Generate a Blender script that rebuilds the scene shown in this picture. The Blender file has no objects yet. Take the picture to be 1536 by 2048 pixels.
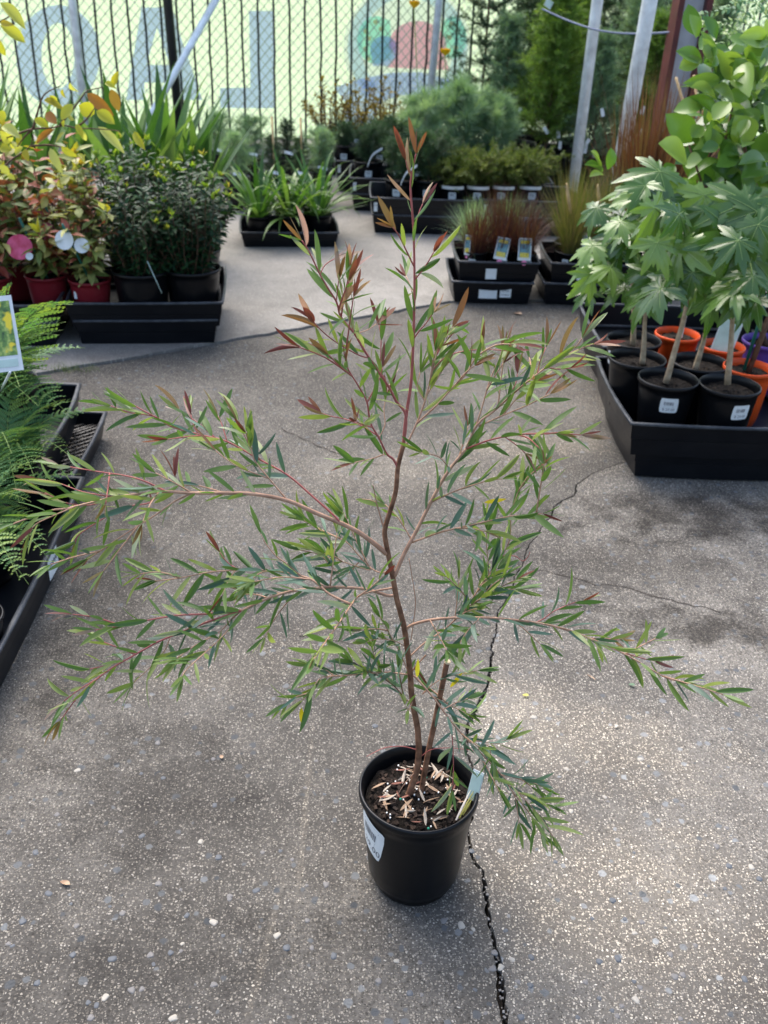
import bpy, bmesh, math, random
import numpy as np
from mathutils import Vector, Matrix, Quaternion
random.seed(7)
V = Vector
rad = math.radians
S = bpy.context.scene
C = S.collection
PI = math.pi

# ------------------------------------------------------------------ camera
FPX, PITCH, ROLL, CAMH = 1950.0, rad(29.5), rad(2.2), 1.39
cd = bpy.data.cameras.new('camera')
cam = bpy.data.objects.new('camera', cd)
C.objects.link(cam)
S.camera = cam
cd.sensor_fit = 'VERTICAL'
cd.sensor_height = 36.0
cd.sensor_width = 27.0
cd.lens = FPX / 2048 * 36.0
cd.clip_start = 0.05
cd.clip_end = 600
cam.location = (0, 0, CAMH)
_f = V((0, math.cos(PITCH), -math.sin(PITCH)))
_u0 = V((0, math.sin(PITCH), math.cos(PITCH)))
_r0 = V((1, 0, 0))
_c, _s = math.cos(ROLL), math.sin(ROLL)
_r = _r0 * _c + _u0 * _s
_u = -_r0 * _s + _u0 * _c
cam.matrix_world = Matrix(((_r.x, _u.x, -_f.x, 0), (_r.y, _u.y, -_f.y, 0), (_r.z, _u.z, -_f.z, CAMH), (0, 0, 0, 1)))
cd.dof.use_dof = True
cd.dof.focus_distance = 1.42
cd.dof.aperture_fstop = 8.0

# ------------------------------------------------------------------ sky, sun, exposure
SUN_EL, SUN_AZ = rad(58), rad(-28)          # azimuth from +Y towards +X
w = bpy.data.worlds.new('World')
S.world = w
w.use_nodes = True
nt = w.node_tree
bg = nt.nodes['Background']
sky = nt.nodes.new('ShaderNodeTexSky')
sky.sky_type = 'NISHITA'
sky.sun_disc = False
sky.sun_elevation = SUN_EL
sky.sun_rotation = SUN_AZ
sky.air_density = 1.0
sky.dust_density = 4.0
sky.ozone_density = 1.0
nt.links.new(sky.outputs[0], bg.inputs[0])
bg.inputs[1].default_value = 0.15
sl = bpy.data.lights.new('sun', 'SUN')
sl.energy = 1.15
sl.angle = rad(48)
sl.color = (1.0, 0.975, 0.945)
so = bpy.data.objects.new('sun', sl)
C.objects.link(so)
_d = V((math.sin(SUN_AZ) * math.cos(SUN_EL), math.cos(SUN_AZ) * math.cos(SUN_EL), math.sin(SUN_EL)))
so.rotation_euler = (-_d).to_track_quat('-Z', 'Y').to_euler()
so.location = (-2, 4, 6)
S.view_settings.view_transform = 'Standard'
S.view_settings.look = 'None'
S.view_settings.gamma = 1.0
S.view_settings.use_curve_mapping = False
S.view_settings.exposure = 1.5

# ------------------------------------------------------------------ pixel helpers (photo pixels 1536x2048 -> world)
def ray(u, v):
    return _f + _r * ((u - 768) / FPX) + _u * (-(v - 1024) / FPX)
def pg(u, v, z=0.0):
    d = ray(u, v)
    t = (z - CAMH) / d.z
    return V((d.x * t, d.y * t, z))
def px(u, v, Y):
    d = ray(u, v)
    t = Y / d.y
    return V((d.x * t, Y, CAMH + d.z * t))

# ------------------------------------------------------------------ materials
MATS = {}
def newmat(name):
    m = bpy.data.materials.new(name)
    m.use_nodes = True
    MATS[name] = m
    return m, m.node_tree, m.node_tree.nodes['Principled BSDF']
def ramp(t, stops):
    n = t.nodes.new('ShaderNodeValToRGB')
    e = n.color_ramp.elements
    while len(e) < len(stops):
        e.new(0.5)
    for i, (p, c) in enumerate(stops):
        e[i].position = p
        e[i].color = (*c, 1)
    return n
def node(t, typ, **kw):
    n = t.nodes.new(typ)
    for k, v in kw.items():
        setattr(n, k, v)
    return n
def math_(t, op, a, b=None, clamp=False):
    n = node(t, 'ShaderNodeMath', operation=op, use_clamp=clamp)
    for i, x in enumerate((a, b)):
        if x is None:
            continue
        if isinstance(x, (int, float)):
            n.inputs[i].default_value = x
        else:
            t.links.new(x, n.inputs[i])
    return n.outputs[0]
def mix(t, fac, a, b, blend='MIX'):
    n = node(t, 'ShaderNodeMix', data_type='RGBA', blend_type=blend)
    for s, x in ((n.inputs[0], fac), (n.inputs[6], a), (n.inputs[7], b)):
        if isinstance(x, (int, float)):
            s.default_value = x
        elif isinstance(x, tuple):
            s.default_value = (*x, 1)
        else:
            t.links.new(x, s)
    return n.outputs[2]
def coords(t, scale=None):
    tc = node(t, 'ShaderNodeTexCoord')
    return tc.outputs['Object']
def noise(t, co, scale, detail=4, rough=0.55):
    n = node(t, 'ShaderNodeTexNoise')
    t.links.new(co, n.inputs['Vector'])
    n.inputs['Scale'].default_value = scale
    n.inputs['Detail'].default_value = detail
    n.inputs['Roughness'].default_value = rough
    return n.outputs['Fac']
def bump(t, b, h, strength=0.3, dist=0.002):
    n = node(t, 'ShaderNodeBump')
    n.inputs['Strength'].default_value = strength
    n.inputs['Distance'].default_value = dist
    t.links.new(h, n.inputs['Height'])
    t.links.new(n.outputs[0], b.inputs['Normal'])

def leafmat(name, stops, rough=0.42, transl=0.35, spec=0.4, vary=0.35, tscale=(1.3, 1.35, 0.55)):
    m, t, b = newmat(name)
    at = node(t, 'ShaderNodeAttribute', attribute_name='tint')
    oi = node(t, 'ShaderNodeObjectInfo')
    f = math_(t, 'ADD', at.outputs['Fac'], math_(t, 'MULTIPLY', math_(t, 'SUBTRACT', oi.outputs['Random'], 0.5), vary))
    co = coords(t)
    f = math_(t, 'ADD', f, math_(t, 'MULTIPLY', math_(t, 'SUBTRACT', noise(t, co, 60, 0), 0.5), 0.25), True)
    r = ramp(t, stops)
    t.links.new(f, r.inputs[0])
    col = r.outputs[0]
    t.links.new(col, b.inputs['Base Color'])
    b.inputs['Roughness'].default_value = rough
    b.inputs['Specular IOR Level'].default_value = spec
    tr = node(t, 'ShaderNodeBsdfTranslucent')
    tc = mix(t, 1.0, col, tscale, 'MULTIPLY')
    t.links.new(tc, tr.inputs[0])
    ms = node(t, 'ShaderNodeMixShader')
    ms.inputs[0].default_value = transl
    t.links.new(b.outputs[0], ms.inputs[1])
    t.links.new(tr.outputs[0], ms.inputs[2])
    t.links.new(ms.outputs[0], t.nodes['Material Output'].inputs[0])
    return m

def plain(name, col, rough=0.5, spec=0.5, metal=0.0, var=0.15, scale=20, bmp=0.0, bscale=60, col2=None):
    m, t, b = newmat(name)
    co = coords(t)
    n = noise(t, co, scale, 5)
    c2 = col2 or tuple(min(1, c * (1 + var * 2.2) + var * 0.01) for c in col)
    c1 = tuple(c * (1 - var) for c in col)
    r = ramp(t, [(0.3, c1), (0.7, c2)])
    t.links.new(n, r.inputs[0])
    t.links.new(r.outputs[0], b.inputs['Base Color'])
    rr = math_(t, 'ADD', math_(t, 'MULTIPLY', math_(t, 'SUBTRACT', n, 0.5), 0.35), rough, True)
    t.links.new(rr, b.inputs['Roughness'])
    b.inputs['Specular IOR Level'].default_value = spec
    b.inputs['Metallic'].default_value = metal
    if bmp:
        bump(t, b, noise(t, co, bscale, 4), bmp, 0.002)
    return m

# plastics with dust
def plastic(name, col, dust=(0.20, 0.19, 0.17), amt=0.18, rough=0.38):
    m, t, b = newmat(name)
    co = coords(t)
    n1 = noise(t, co, 9, 6, 0.65)
    n2 = noise(t, co, 90, 3)
    f = math_(t, 'MULTIPLY', math_(t, 'SUBTRACT', math_(t, 'ADD', math_(t, 'MULTIPLY', n1, 0.8), math_(t, 'MULTIPLY', n2, 0.3)), 0.52, True), amt * 4, True)
    t.links.new(mix(t, f, col, dust), b.inputs['Base Color'])
    t.links.new(math_(t, 'ADD', math_(t, 'MULTIPLY', f, 0.8), rough, True), b.inputs['Roughness'])
    b.inputs['Specular IOR Level'].default_value = 0.25
    bump(t, b, n2, 0.12, 0.001)
    return m
plastic('black_plastic', (0.0035, 0.004, 0.005), (0.06, 0.065, 0.07), amt=0.03, rough=0.30)
plastic('tray_plastic', (0.0035, 0.0045, 0.0065), (0.06, 0.065, 0.07), amt=0.045, rough=0.32)
plastic('worn_rim', (0.035, 0.04, 0.047), (0.25, 0.26, 0.27), amt=0.30, rough=0.40)
plastic('red_plastic', (0.17, 0.012, 0.018), amt=0.08)
plastic('orange_plastic', (0.62, 0.075, 0.012), amt=0.05)
plastic('purple_plastic', (0.12, 0.06, 0.30), amt=0.05)
plain('white_card', (0.62, 0.66, 0.66), 0.45, var=0.06)
plain('pale_card', (0.42, 0.55, 0.50), 0.5, var=0.12)
plain('ink', (0.03, 0.035, 0.045), 0.6)
plain('grey_ink', (0.12, 0.13, 0.15), 0.6)
plain('bark_brown', (0.14, 0.062, 0.034), 0.75, 0.2, var=0.45, scale=70, bmp=0.7, bscale=160, col2=(0.30, 0.155, 0.09))
plain('twig_tan', (0.40, 0.22, 0.14), 0.6, 0.3, var=0.25, scale=60, col2=(0.50, 0.30, 0.20))
plain('twig_red', (0.36, 0.085, 0.08), 0.5, 0.3, var=0.2, scale=50, col2=(0.42, 0.13, 0.11))
plain('cut_wood', (0.62, 0.47, 0.29), 0.8, 0.2)
plain('stem_pale', (0.38, 0.27, 0.16), 0.75, 0.2, var=0.3, scale=60, col2=(0.48, 0.38, 0.26))
plain('stem_dark', (0.10, 0.055, 0.035), 0.7, 0.2, var=0.3, scale=60)
plain('stem_green', (0.16, 0.24, 0.06), 0.6, 0.3, var=0.2)
plain('vein_green', (0.20, 0.30, 0.09), 0.5, 0.3)
plain('bamboo', (0.48, 0.33, 0.16), 0.55, 0.3, var=0.2, scale=30)
plain('stake_green', (0.005, 0.09, 0.065), 0.4, 0.4)
plain('galvanised', (0.68, 0.73, 0.74), 0.5, 0.5, 0.15, var=0.15, scale=14)
plain('steel_grey', (0.36, 0.38, 0.40), 0.5, 0.5, 0.2, var=0.15, scale=9)
plain('red_oxide', (0.075, 0.015, 0.013), 0.55, 0.4, var=0.2, scale=12)
plain('slat_black', (0.012, 0.013, 0.014), 0.5, 0.4)
plain('wire_grey', (0.30, 0.33, 0.32), 0.5, 0.5, 0.2)
plain('blue_rope', (0.10, 0.13, 0.20), 0.6, 0.3)
plain('flower_yellow', (0.85, 0.48, 0.006), 0.5, 0.3, var=0.12)
plain('tag_red', (0.55, 0.02, 0.06), 0.35, 0.5, var=0.35, scale=25, col2=(0.62, 0.10, 0.22))
plain('tag_yellow', (0.78, 0.62, 0.03), 0.4, 0.4, var=0.1)
plain('tag_blue', (0.06, 0.16, 0.38), 0.4, 0.4, var=0.4, scale=50, col2=(0.20, 0.42, 0.40))
plain('tag_pink', (0.70, 0.20, 0.36), 0.4, 0.4)
plain('bark_chip', (0.012, 0.009, 0.007), 0.85, 0.2, var=0.5, scale=60, col2=(0.055, 0.036, 0.026))
plain('dry_leaf', (0.26, 0.13, 0.075), 0.7, 0.2, var=0.4, scale=35, col2=(0.45, 0.33, 0.22))
plain('dry_leaf_red', (0.15, 0.05, 0.035), 0.7, 0.2, var=0.4, scale=35, col2=(0.30, 0.14, 0.10))
plain('dry_leaf_pale', (0.36, 0.29, 0.22), 0.7, 0.2, var=0.3, scale=35, col2=(0.50, 0.44, 0.36))
plain('perlite', (0.75, 0.75, 0.72), 0.8, 0.2)
plain('fert_green', (0.02, 0.28, 0.17), 0.5, 0.4)
plain('moss', (0.09, 0.12, 0.035), 0.9, 0.1, var=0.4, scale=60)
plain('stone_blue', (0.075, 0.083, 0.092), 0.55, 0.4, var=0.3, scale=40, bmp=0.3, bscale=200)
plain('stone_pale', (0.30, 0.28, 0.24), 0.6, 0.4, var=0.2, scale=60, bmp=0.3, bscale=200)
plain('stone_grey', (0.13, 0.125, 0.12), 0.6, 0.4, var=0.3, scale=60, bmp=0.3, bscale=200)
plain('soil_ground', (0.035, 0.03, 0.025), 0.95, 0.1, var=0.5, scale=30, bmp=0.6, bscale=80)

def soil_mat():
    m, t, b = newmat('soil')
    co = coords(t)
    n1 = noise(t, co, 70, 6, 0.7)
    v = node(t, 'ShaderNodeTexVoronoi')
    t.links.new(co, v.inputs['Vector'])
    v.inputs['Scale'].default_value = 110
    r = ramp(t, [(0.3, (0.005, 0.004, 0.0035)), (0.55, (0.016, 0.012, 0.009)), (0.78, (0.06, 0.042, 0.03))])
    t.links.new(n1, r.inputs[0])
    t.links.new(r.outputs[0], b.inputs['Base Color'])
    b.inputs['Roughness'].default_value = 0.9
    b.inputs['Specular IOR Level'].default_value = 0.2
    bump(t, b, math_(t, 'ADD', n1, v.outputs['Distance']), 0.9, 0.006)
soil_mat()

def picture_mat():
    m, t, b = newmat('card_picture')
    co = coords(t)
    n = noise(t, co, 55, 4, 0.6)
    n2 = noise(t, co, 22, 2)
    r = ramp(t, [(0.32, (0.03, 0.07, 0.02)), (0.5, (0.14, 0.26, 0.05)), (0.62, (0.42, 0.50, 0.12))])
    t.links.new(n, r.inputs[0])
    r2 = ramp(t, [(0.56, (0, 0, 0)), (0.60, (1, 1, 1))])
    t.links.new(n2, r2.inputs[0])
    t.links.new(mix(t, r2.outputs[0], r.outputs[0], (0.80, 0.62, 0.03)), b.inputs['Base Color'])
    b.inputs['Roughness'].default_value = 0.35
picture_mat()

# exposed aggregate concrete
def concrete(name, far, gain=1.0):
    m, t, b = newmat(name)
    co = coords(t)
    n1 = noise(t, co, 1.7, 4, 0.6)
    n2 = noise(t, co, 11, 4, 0.65)
    n3 = noise(t, co, 150, 2, 0.6)
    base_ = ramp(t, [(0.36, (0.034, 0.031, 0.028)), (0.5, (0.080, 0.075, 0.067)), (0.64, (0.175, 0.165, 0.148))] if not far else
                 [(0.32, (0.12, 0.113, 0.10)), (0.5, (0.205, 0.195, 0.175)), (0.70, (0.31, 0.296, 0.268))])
    k = math_(t, 'ADD', math_(t, 'MULTIPLY', n1, 0.48), math_(t, 'ADD', math_(t, 'MULTIPLY', n2, 0.24), math_(t, 'MULTIPLY', n3, 0.28)))
    t.links.new(k, base_.inputs[0])
    col = base_.outputs[0]
    wn = node(t, 'ShaderNodeTexNoise')
    t.links.new(co, wn.inputs['Vector'])
    wn.inputs['Scale'].default_value = 140
    wn.inputs['Detail'].default_value = 1
    sc = node(t, 'ShaderNodeVectorMath', operation='SCALE')
    t.links.new(wn.outputs['Color'], sc.inputs[0])
    sc.inputs['Scale'].default_value = 0.006
    vv = node(t, 'ShaderNodeVectorMath', operation='ADD')
    t.links.new(co, vv.inputs[0])
    t.links.new(sc.outputs[0], vv.inputs[1])
    wco = vv.outputs[0]
    hs = n3
    def pebbles(col, h, scale, thr, pick, cols, hh):
        v = node(t, 'ShaderNodeTexVoronoi', feature='F1', voronoi_dimensions='2D')
        t.links.new(wco, v.inputs['Vector'])
        v.inputs['Scale'].default_value = scale
        sx = node(t, 'ShaderNodeSeparateColor')
        t.links.new(v.outputs['Color'], sx.inputs[0])
        size = math_(t, 'MULTIPLY', math_(t, 'ADD', math_(t, 'MULTIPLY', sx.outputs[2], 0.8), 0.45), thr)
        inside = math_(t, 'MULTIPLY', math_(t, 'SUBTRACT', size, v.outputs['Distance']), 12.0, True)
        picked = math_(t, 'GREATER_THAN', math_(t, 'ADD', sx.outputs[0], math_(t, 'MULTIPLY', math_(t, 'SUBTRACT', n1, .5), .9)), pick)
        f = math_(t, 'MULTIPLY', inside, picked)
        r = ramp(t, cols)
        t.links.new(sx.outputs[1], r.inputs[0])
        return mix(t, f, col, r.outputs[0]), math_(t, 'ADD', h, math_(t, 'MULTIPLY', f, hh))
    if not far:
        col, hs = pebbles(col, hs, 270, 0.45, 0.25, [(0, (0.035, 0.032, 0.028)), (.5, (0.12, 0.11, 0.095)), (1, (0.30, 0.275, 0.235))], 0.6)
        col, hs = pebbles(col, hs, 175, 0.31, 0.46, [(0, (0.11, 0.10, 0.086)), (.45, (0.24, 0.22, 0.185)), (.8, (0.35, 0.325, 0.275)), (1, (0.45, 0.42, 0.37))], 1.0)
        col, _ = pebbles(col, hs, 46, 0.32, 0.86, [(0, (0.055, 0.06, 0.065)), (1, (0.17, 0.18, 0.185))], 0.5)
    else:
        col, hs = pebbles(col, hs, 200, 0.40, 0.5, [(0, (0.13, 0.122, 0.11)), (1, (0.42, 0.40, 0.36))], 0.4)
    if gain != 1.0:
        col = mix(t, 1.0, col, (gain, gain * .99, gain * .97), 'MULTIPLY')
    # tone patches: stains, plus light bands and shade painted into the colour
    sp = node(t, 'ShaderNodeSeparateXYZ')
    t.links.new(co, sp.inputs[0])
    rag = math_(t, 'ADD', math_(t, 'MULTIPLY', math_(t, 'SUBTRACT', n2, 0.5), 3.2), math_(t, 'MULTIPLY', math_(t, 'SUBTRACT', n3, 0.5), 1.6))
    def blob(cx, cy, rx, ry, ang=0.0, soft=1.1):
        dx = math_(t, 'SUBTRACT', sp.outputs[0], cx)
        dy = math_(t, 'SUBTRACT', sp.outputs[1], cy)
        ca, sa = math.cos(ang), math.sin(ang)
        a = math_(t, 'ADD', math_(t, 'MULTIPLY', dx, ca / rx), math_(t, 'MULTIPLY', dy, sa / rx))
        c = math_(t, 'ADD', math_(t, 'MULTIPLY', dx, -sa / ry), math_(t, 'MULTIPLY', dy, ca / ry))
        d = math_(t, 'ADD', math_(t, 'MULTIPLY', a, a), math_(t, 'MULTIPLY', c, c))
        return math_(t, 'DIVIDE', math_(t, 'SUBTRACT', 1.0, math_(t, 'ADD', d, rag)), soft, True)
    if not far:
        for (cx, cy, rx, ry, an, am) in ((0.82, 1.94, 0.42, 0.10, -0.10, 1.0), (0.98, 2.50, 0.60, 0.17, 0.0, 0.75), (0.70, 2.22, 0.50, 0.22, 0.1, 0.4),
                                       (-0.68, 1.95, 0.13, 0.55, 0.05, 0.45), (-.42, 1.35, .22, .22, .2, .35), (-0.3, 1.0, 0.35, 0.10, 0.2, 0.3)):  # wet stain and tray runoff; shade by trays and left of pot painted in
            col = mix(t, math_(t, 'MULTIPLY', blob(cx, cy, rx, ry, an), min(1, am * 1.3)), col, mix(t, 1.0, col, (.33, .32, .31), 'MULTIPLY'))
        for (cx, cy, rx, ry, an, am) in ((0.05, 2.7, 0.6, 0.22, 0.2, 0.25), (0.47, 2.95, 0.32, 0.12, 0.1, 0.45), (0.40, 1.55, 0.34, 0.16, -0.3, 0.36), (0.45, 1.12, 0.30, 0.24, 0.2, 0.36), (-0.125, 1.28, 0.008, 0.30, 0.02, 0.3), (-0.165, 1.0, 0.008, 0.2, -0.10, 0.3), (-.3, 1.75, .3, .12, .5, .15)):  # soft light bands painted into the colour; the two thin streaks are runoff
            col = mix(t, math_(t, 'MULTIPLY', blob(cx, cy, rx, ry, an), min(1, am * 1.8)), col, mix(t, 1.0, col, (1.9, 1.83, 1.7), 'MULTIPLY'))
    else:
        for (cx, cy, rx, ry, an, am) in ((0.55, 4.55, 0.5, 0.2, 0.2, 0.4), (-0.9, 3.75, 0.7, 0.15, 0.4, 0.4)):  # darker patches around the tray feet
            col = mix(t, math_(t, 'MULTIPLY', blob(cx, cy, rx, ry, an), am), col, (0.10, 0.09, 0.08))
    t.links.new(col, b.inputs['Base Color'])
    b.inputs['Roughness'].default_value = 0.85
    b.inputs['Specular IOR Level'].default_value = 0.25
    bump(t, b, hs, 0.8, 0.0022)
concrete('aggregate', False, .92)
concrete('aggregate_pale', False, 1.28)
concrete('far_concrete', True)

# translucent banner cloths
def cloth(name, col):
    m, t, b = newmat(name)
    co = coords(t)
    n = noise(t, co, 4, 4)
    c = mix(t, math_(t, 'MULTIPLY', n, 0.3), col, tuple(min(1, x * 1.12) for x in col))
    t.links.new(c, b.inputs['Base Color'])
    b.inputs['Roughness'].default_value = 0.8
    tr = node(t, 'ShaderNodeBsdfTranslucent')
    t.links.new(c, tr.inputs[0])
    ms = node(t, 'ShaderNodeMixShader')
    ms.inputs[0].default_value = 0.72
    t.links.new(b.outputs[0], ms.inputs[1])
    t.links.new(tr.outputs[0], ms.inputs[2])
    t.links.new(ms.outputs[0], t.nodes['Material Output'].inputs[0])
cloth('banner_green', (0.54, 0.68, 0.42))
cloth('banner_blue', (0.58, 0.64, 0.98))
cloth('banner_pale_blue', (0.75, 0.85, 1.0))
cloth('banner_teal', (0.55, 0.92, 0.82))
cloth('banner_red', (0.98, 0.55, 0.70))
cloth('banner_white', (0.95, 0.93, 0.98))
cloth('banner_orange', (0.82, 0.62, 0.42))

# leaf materials
leafmat('leaf_old', [(0, (0.050, 0.105, 0.072)), (0.5, (0.085, 0.162, 0.112)), (0.9, (0.145, 0.225, 0.165)), (1, (0.22, 0.30, 0.235))], 0.42, 0.25)
leafmat('leaf_fresh', [(0, (0.068, 0.142, 0.036)), (0.5, (0.132, 0.22, 0.052)), (0.85, (0.215, 0.27, 0.075)), (1, (0.31, 0.36, 0.23))], 0.42, 0.36)
leafmat('leaf_bronze', [(0, (0.13, 0.036, 0.030)), (0.35, (0.20, 0.068, 0.045)), (0.6, (0.18, 0.105, 0.040)), (0.82, (0.19, 0.155, 0.05)), (1, (0.40, 0.29, 0.26))], 0.42, 0.34, tscale=(1.3, 1.0, 0.65))
leafmat('leaf_yellow', [(0, (0.45, 0.36, 0.02)), (0.5, (0.62, 0.54, 0.03)), (1, (0.66, 0.62, 0.18))], 0.5, 0.4)
leafmat('leaf_yellow_orange', [(0, (0.30, 0.13, 0.03)), (0.2, (0.38, 0.29, 0.03)), (0.6, (0.38, 0.40, 0.035)), (1, (0.46, 0.50, 0.16))], 0.5, 0.4, tscale=(1.3, 1.25, 0.6))
leafmat('leaf_mixed_red', [(0, (0.28, 0.05, 0.04)), (0.28, (0.30, 0.11, 0.06)), (0.42, (0.09, 0.13, 0.03)), (0.7, (0.14, 0.20, 0.05)), (1, (0.42, 0.42, 0.15))], 0.5, 0.3)
leafmat('leaf_dark_gloss', [(0, (0.010, 0.032, 0.016)), (0.6, (0.024, 0.066, 0.026)), (1, (0.055, 0.12, 0.036))], 0.42, 0.22, 0.22)
leafmat('leaf_lime', [(0, (0.14, 0.24, 0.03)), (0.6, (0.24, 0.33, 0.045)), (1, (0.36, 0.30, 0.08))], 0.45, 0.4)
leafmat('leaf_strap', [(0, (0.030, 0.085, 0.018)), (0.5, (0.065, 0.155, 0.030)), (1, (0.16, 0.26, 0.075))], 0.36, 0.35, 0.5)
leafmat('leaf_lobed', [(0, (0.055, 0.125, 0.024)), (0.5, (0.105, 0.20, 0.040)), (1, (0.19, 0.30, 0.070))], 0.25, 0.34, 0.7, tscale=(1.25, 1.35, 0.6))
leafmat('leaf_broad', [(0, (0.035, 0.10, 0.022)), (0.5, (0.10, 0.215, 0.035)), (1, (0.24, 0.36, 0.075))], 0.3, 0.35, 0.55)
leafmat('leaf_fern', [(0, (0.045, 0.13, 0.055)), (0.55, (0.095, 0.22, 0.080)), (1, (0.26, 0.34, 0.06))], 0.5, 0.32)
leafmat('needle_dark', [(0, (0.020, 0.050, 0.024)), (0.6, (0.045, 0.10, 0.040)), (1, (0.10, 0.17, 0.06))], 0.5, 0.2)
leafmat('needle_blue', [(0, (0.10, 0.19, 0.115)), (0.5, (0.20, 0.32, 0.205)), (1, (0.34, 0.46, 0.30))], 0.5, 0.4)
leafmat('needle_lime', [(0, (0.07, 0.145, 0.026)), (0.5, (0.15, 0.26, 0.05)), (1, (0.32, 0.44, 0.09))], 0.5, 0.42)
leafmat('needle_gold', [(0, (0.13, 0.10, 0.012)), (0.5, (0.30, 0.20, 0.02)), (1, (0.46, 0.32, 0.04))], 0.5, 0.3)
leafmat('juniper', [(0, (0.05, 0.085, 0.018)), (0.5, (0.11, 0.155, 0.03)), (1, (0.24, 0.26, 0.06))], 0.5, 0.3)
leafmat('grass_red', [(0, (0.030, 0.010, 0.011)), (0.5, (0.075, 0.020, 0.022)), (1, (0.12, 0.07, 0.035))], 0.5, 0.3)
leafmat('grass_green', [(0, (0.05, 0.085, 0.015)), (0.5, (0.11, 0.15, 0.03)), (0.8, (0.17, 0.13, 0.06)), (1, (0.25, 0.18, 0.11))], 0.5, 0.35)
leafmat('grass_rust', [(0, (0.065, 0.026, 0.016)), (0.5, (0.135, 0.050, 0.028)), (1, (0.18, 0.12, 0.055))], 0.5, 0.35)
leafmat('leaf_white_under', [(0, (0.40, 0.36, 0.30)), (1, (0.60, 0.55, 0.50))], 0.5, 0.3)

# ------------------------------------------------------------------ object helpers
def tag(o, label, cat, group=None, kind=None):
    if label:
        o['label'] = label
    if cat:
        o['category'] = cat
    if group:
        o['group'] = group
    if kind:
        o['kind'] = kind
    return o
def empty(name, loc, label, cat, group=None, rz=0.0):
    o = bpy.data.objects.new(name, None)
    o.empty_display_size = 0.05
    C.objects.link(o)
    o.location = loc
    o.rotation_euler = (0, 0, rz)
    return tag(o, label, cat, group)
def put(name, me, parent=None, mw=None, kind=None):
    o = bpy.data.objects.new(name, me)
    C.objects.link(o)
    if parent is not None:
        o.parent = parent
    if mw is not None:
        o.matrix_basis = mw
    if kind:
        o['kind'] = kind
    return o

def perp(d, hint):
    n = hint - d * hint.dot(d)
    if n.length < 1e-4:
        n = V((1, 0, 0)) - d * d.x
        if n.length < 1e-4:
            n = V((0, 1, 0)) - d * d.y
    return n.normalized()
def rv(s=1.0):
    return V((random.gauss(0, s), random.gauss(0, s), random.gauss(0, s)))

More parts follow.
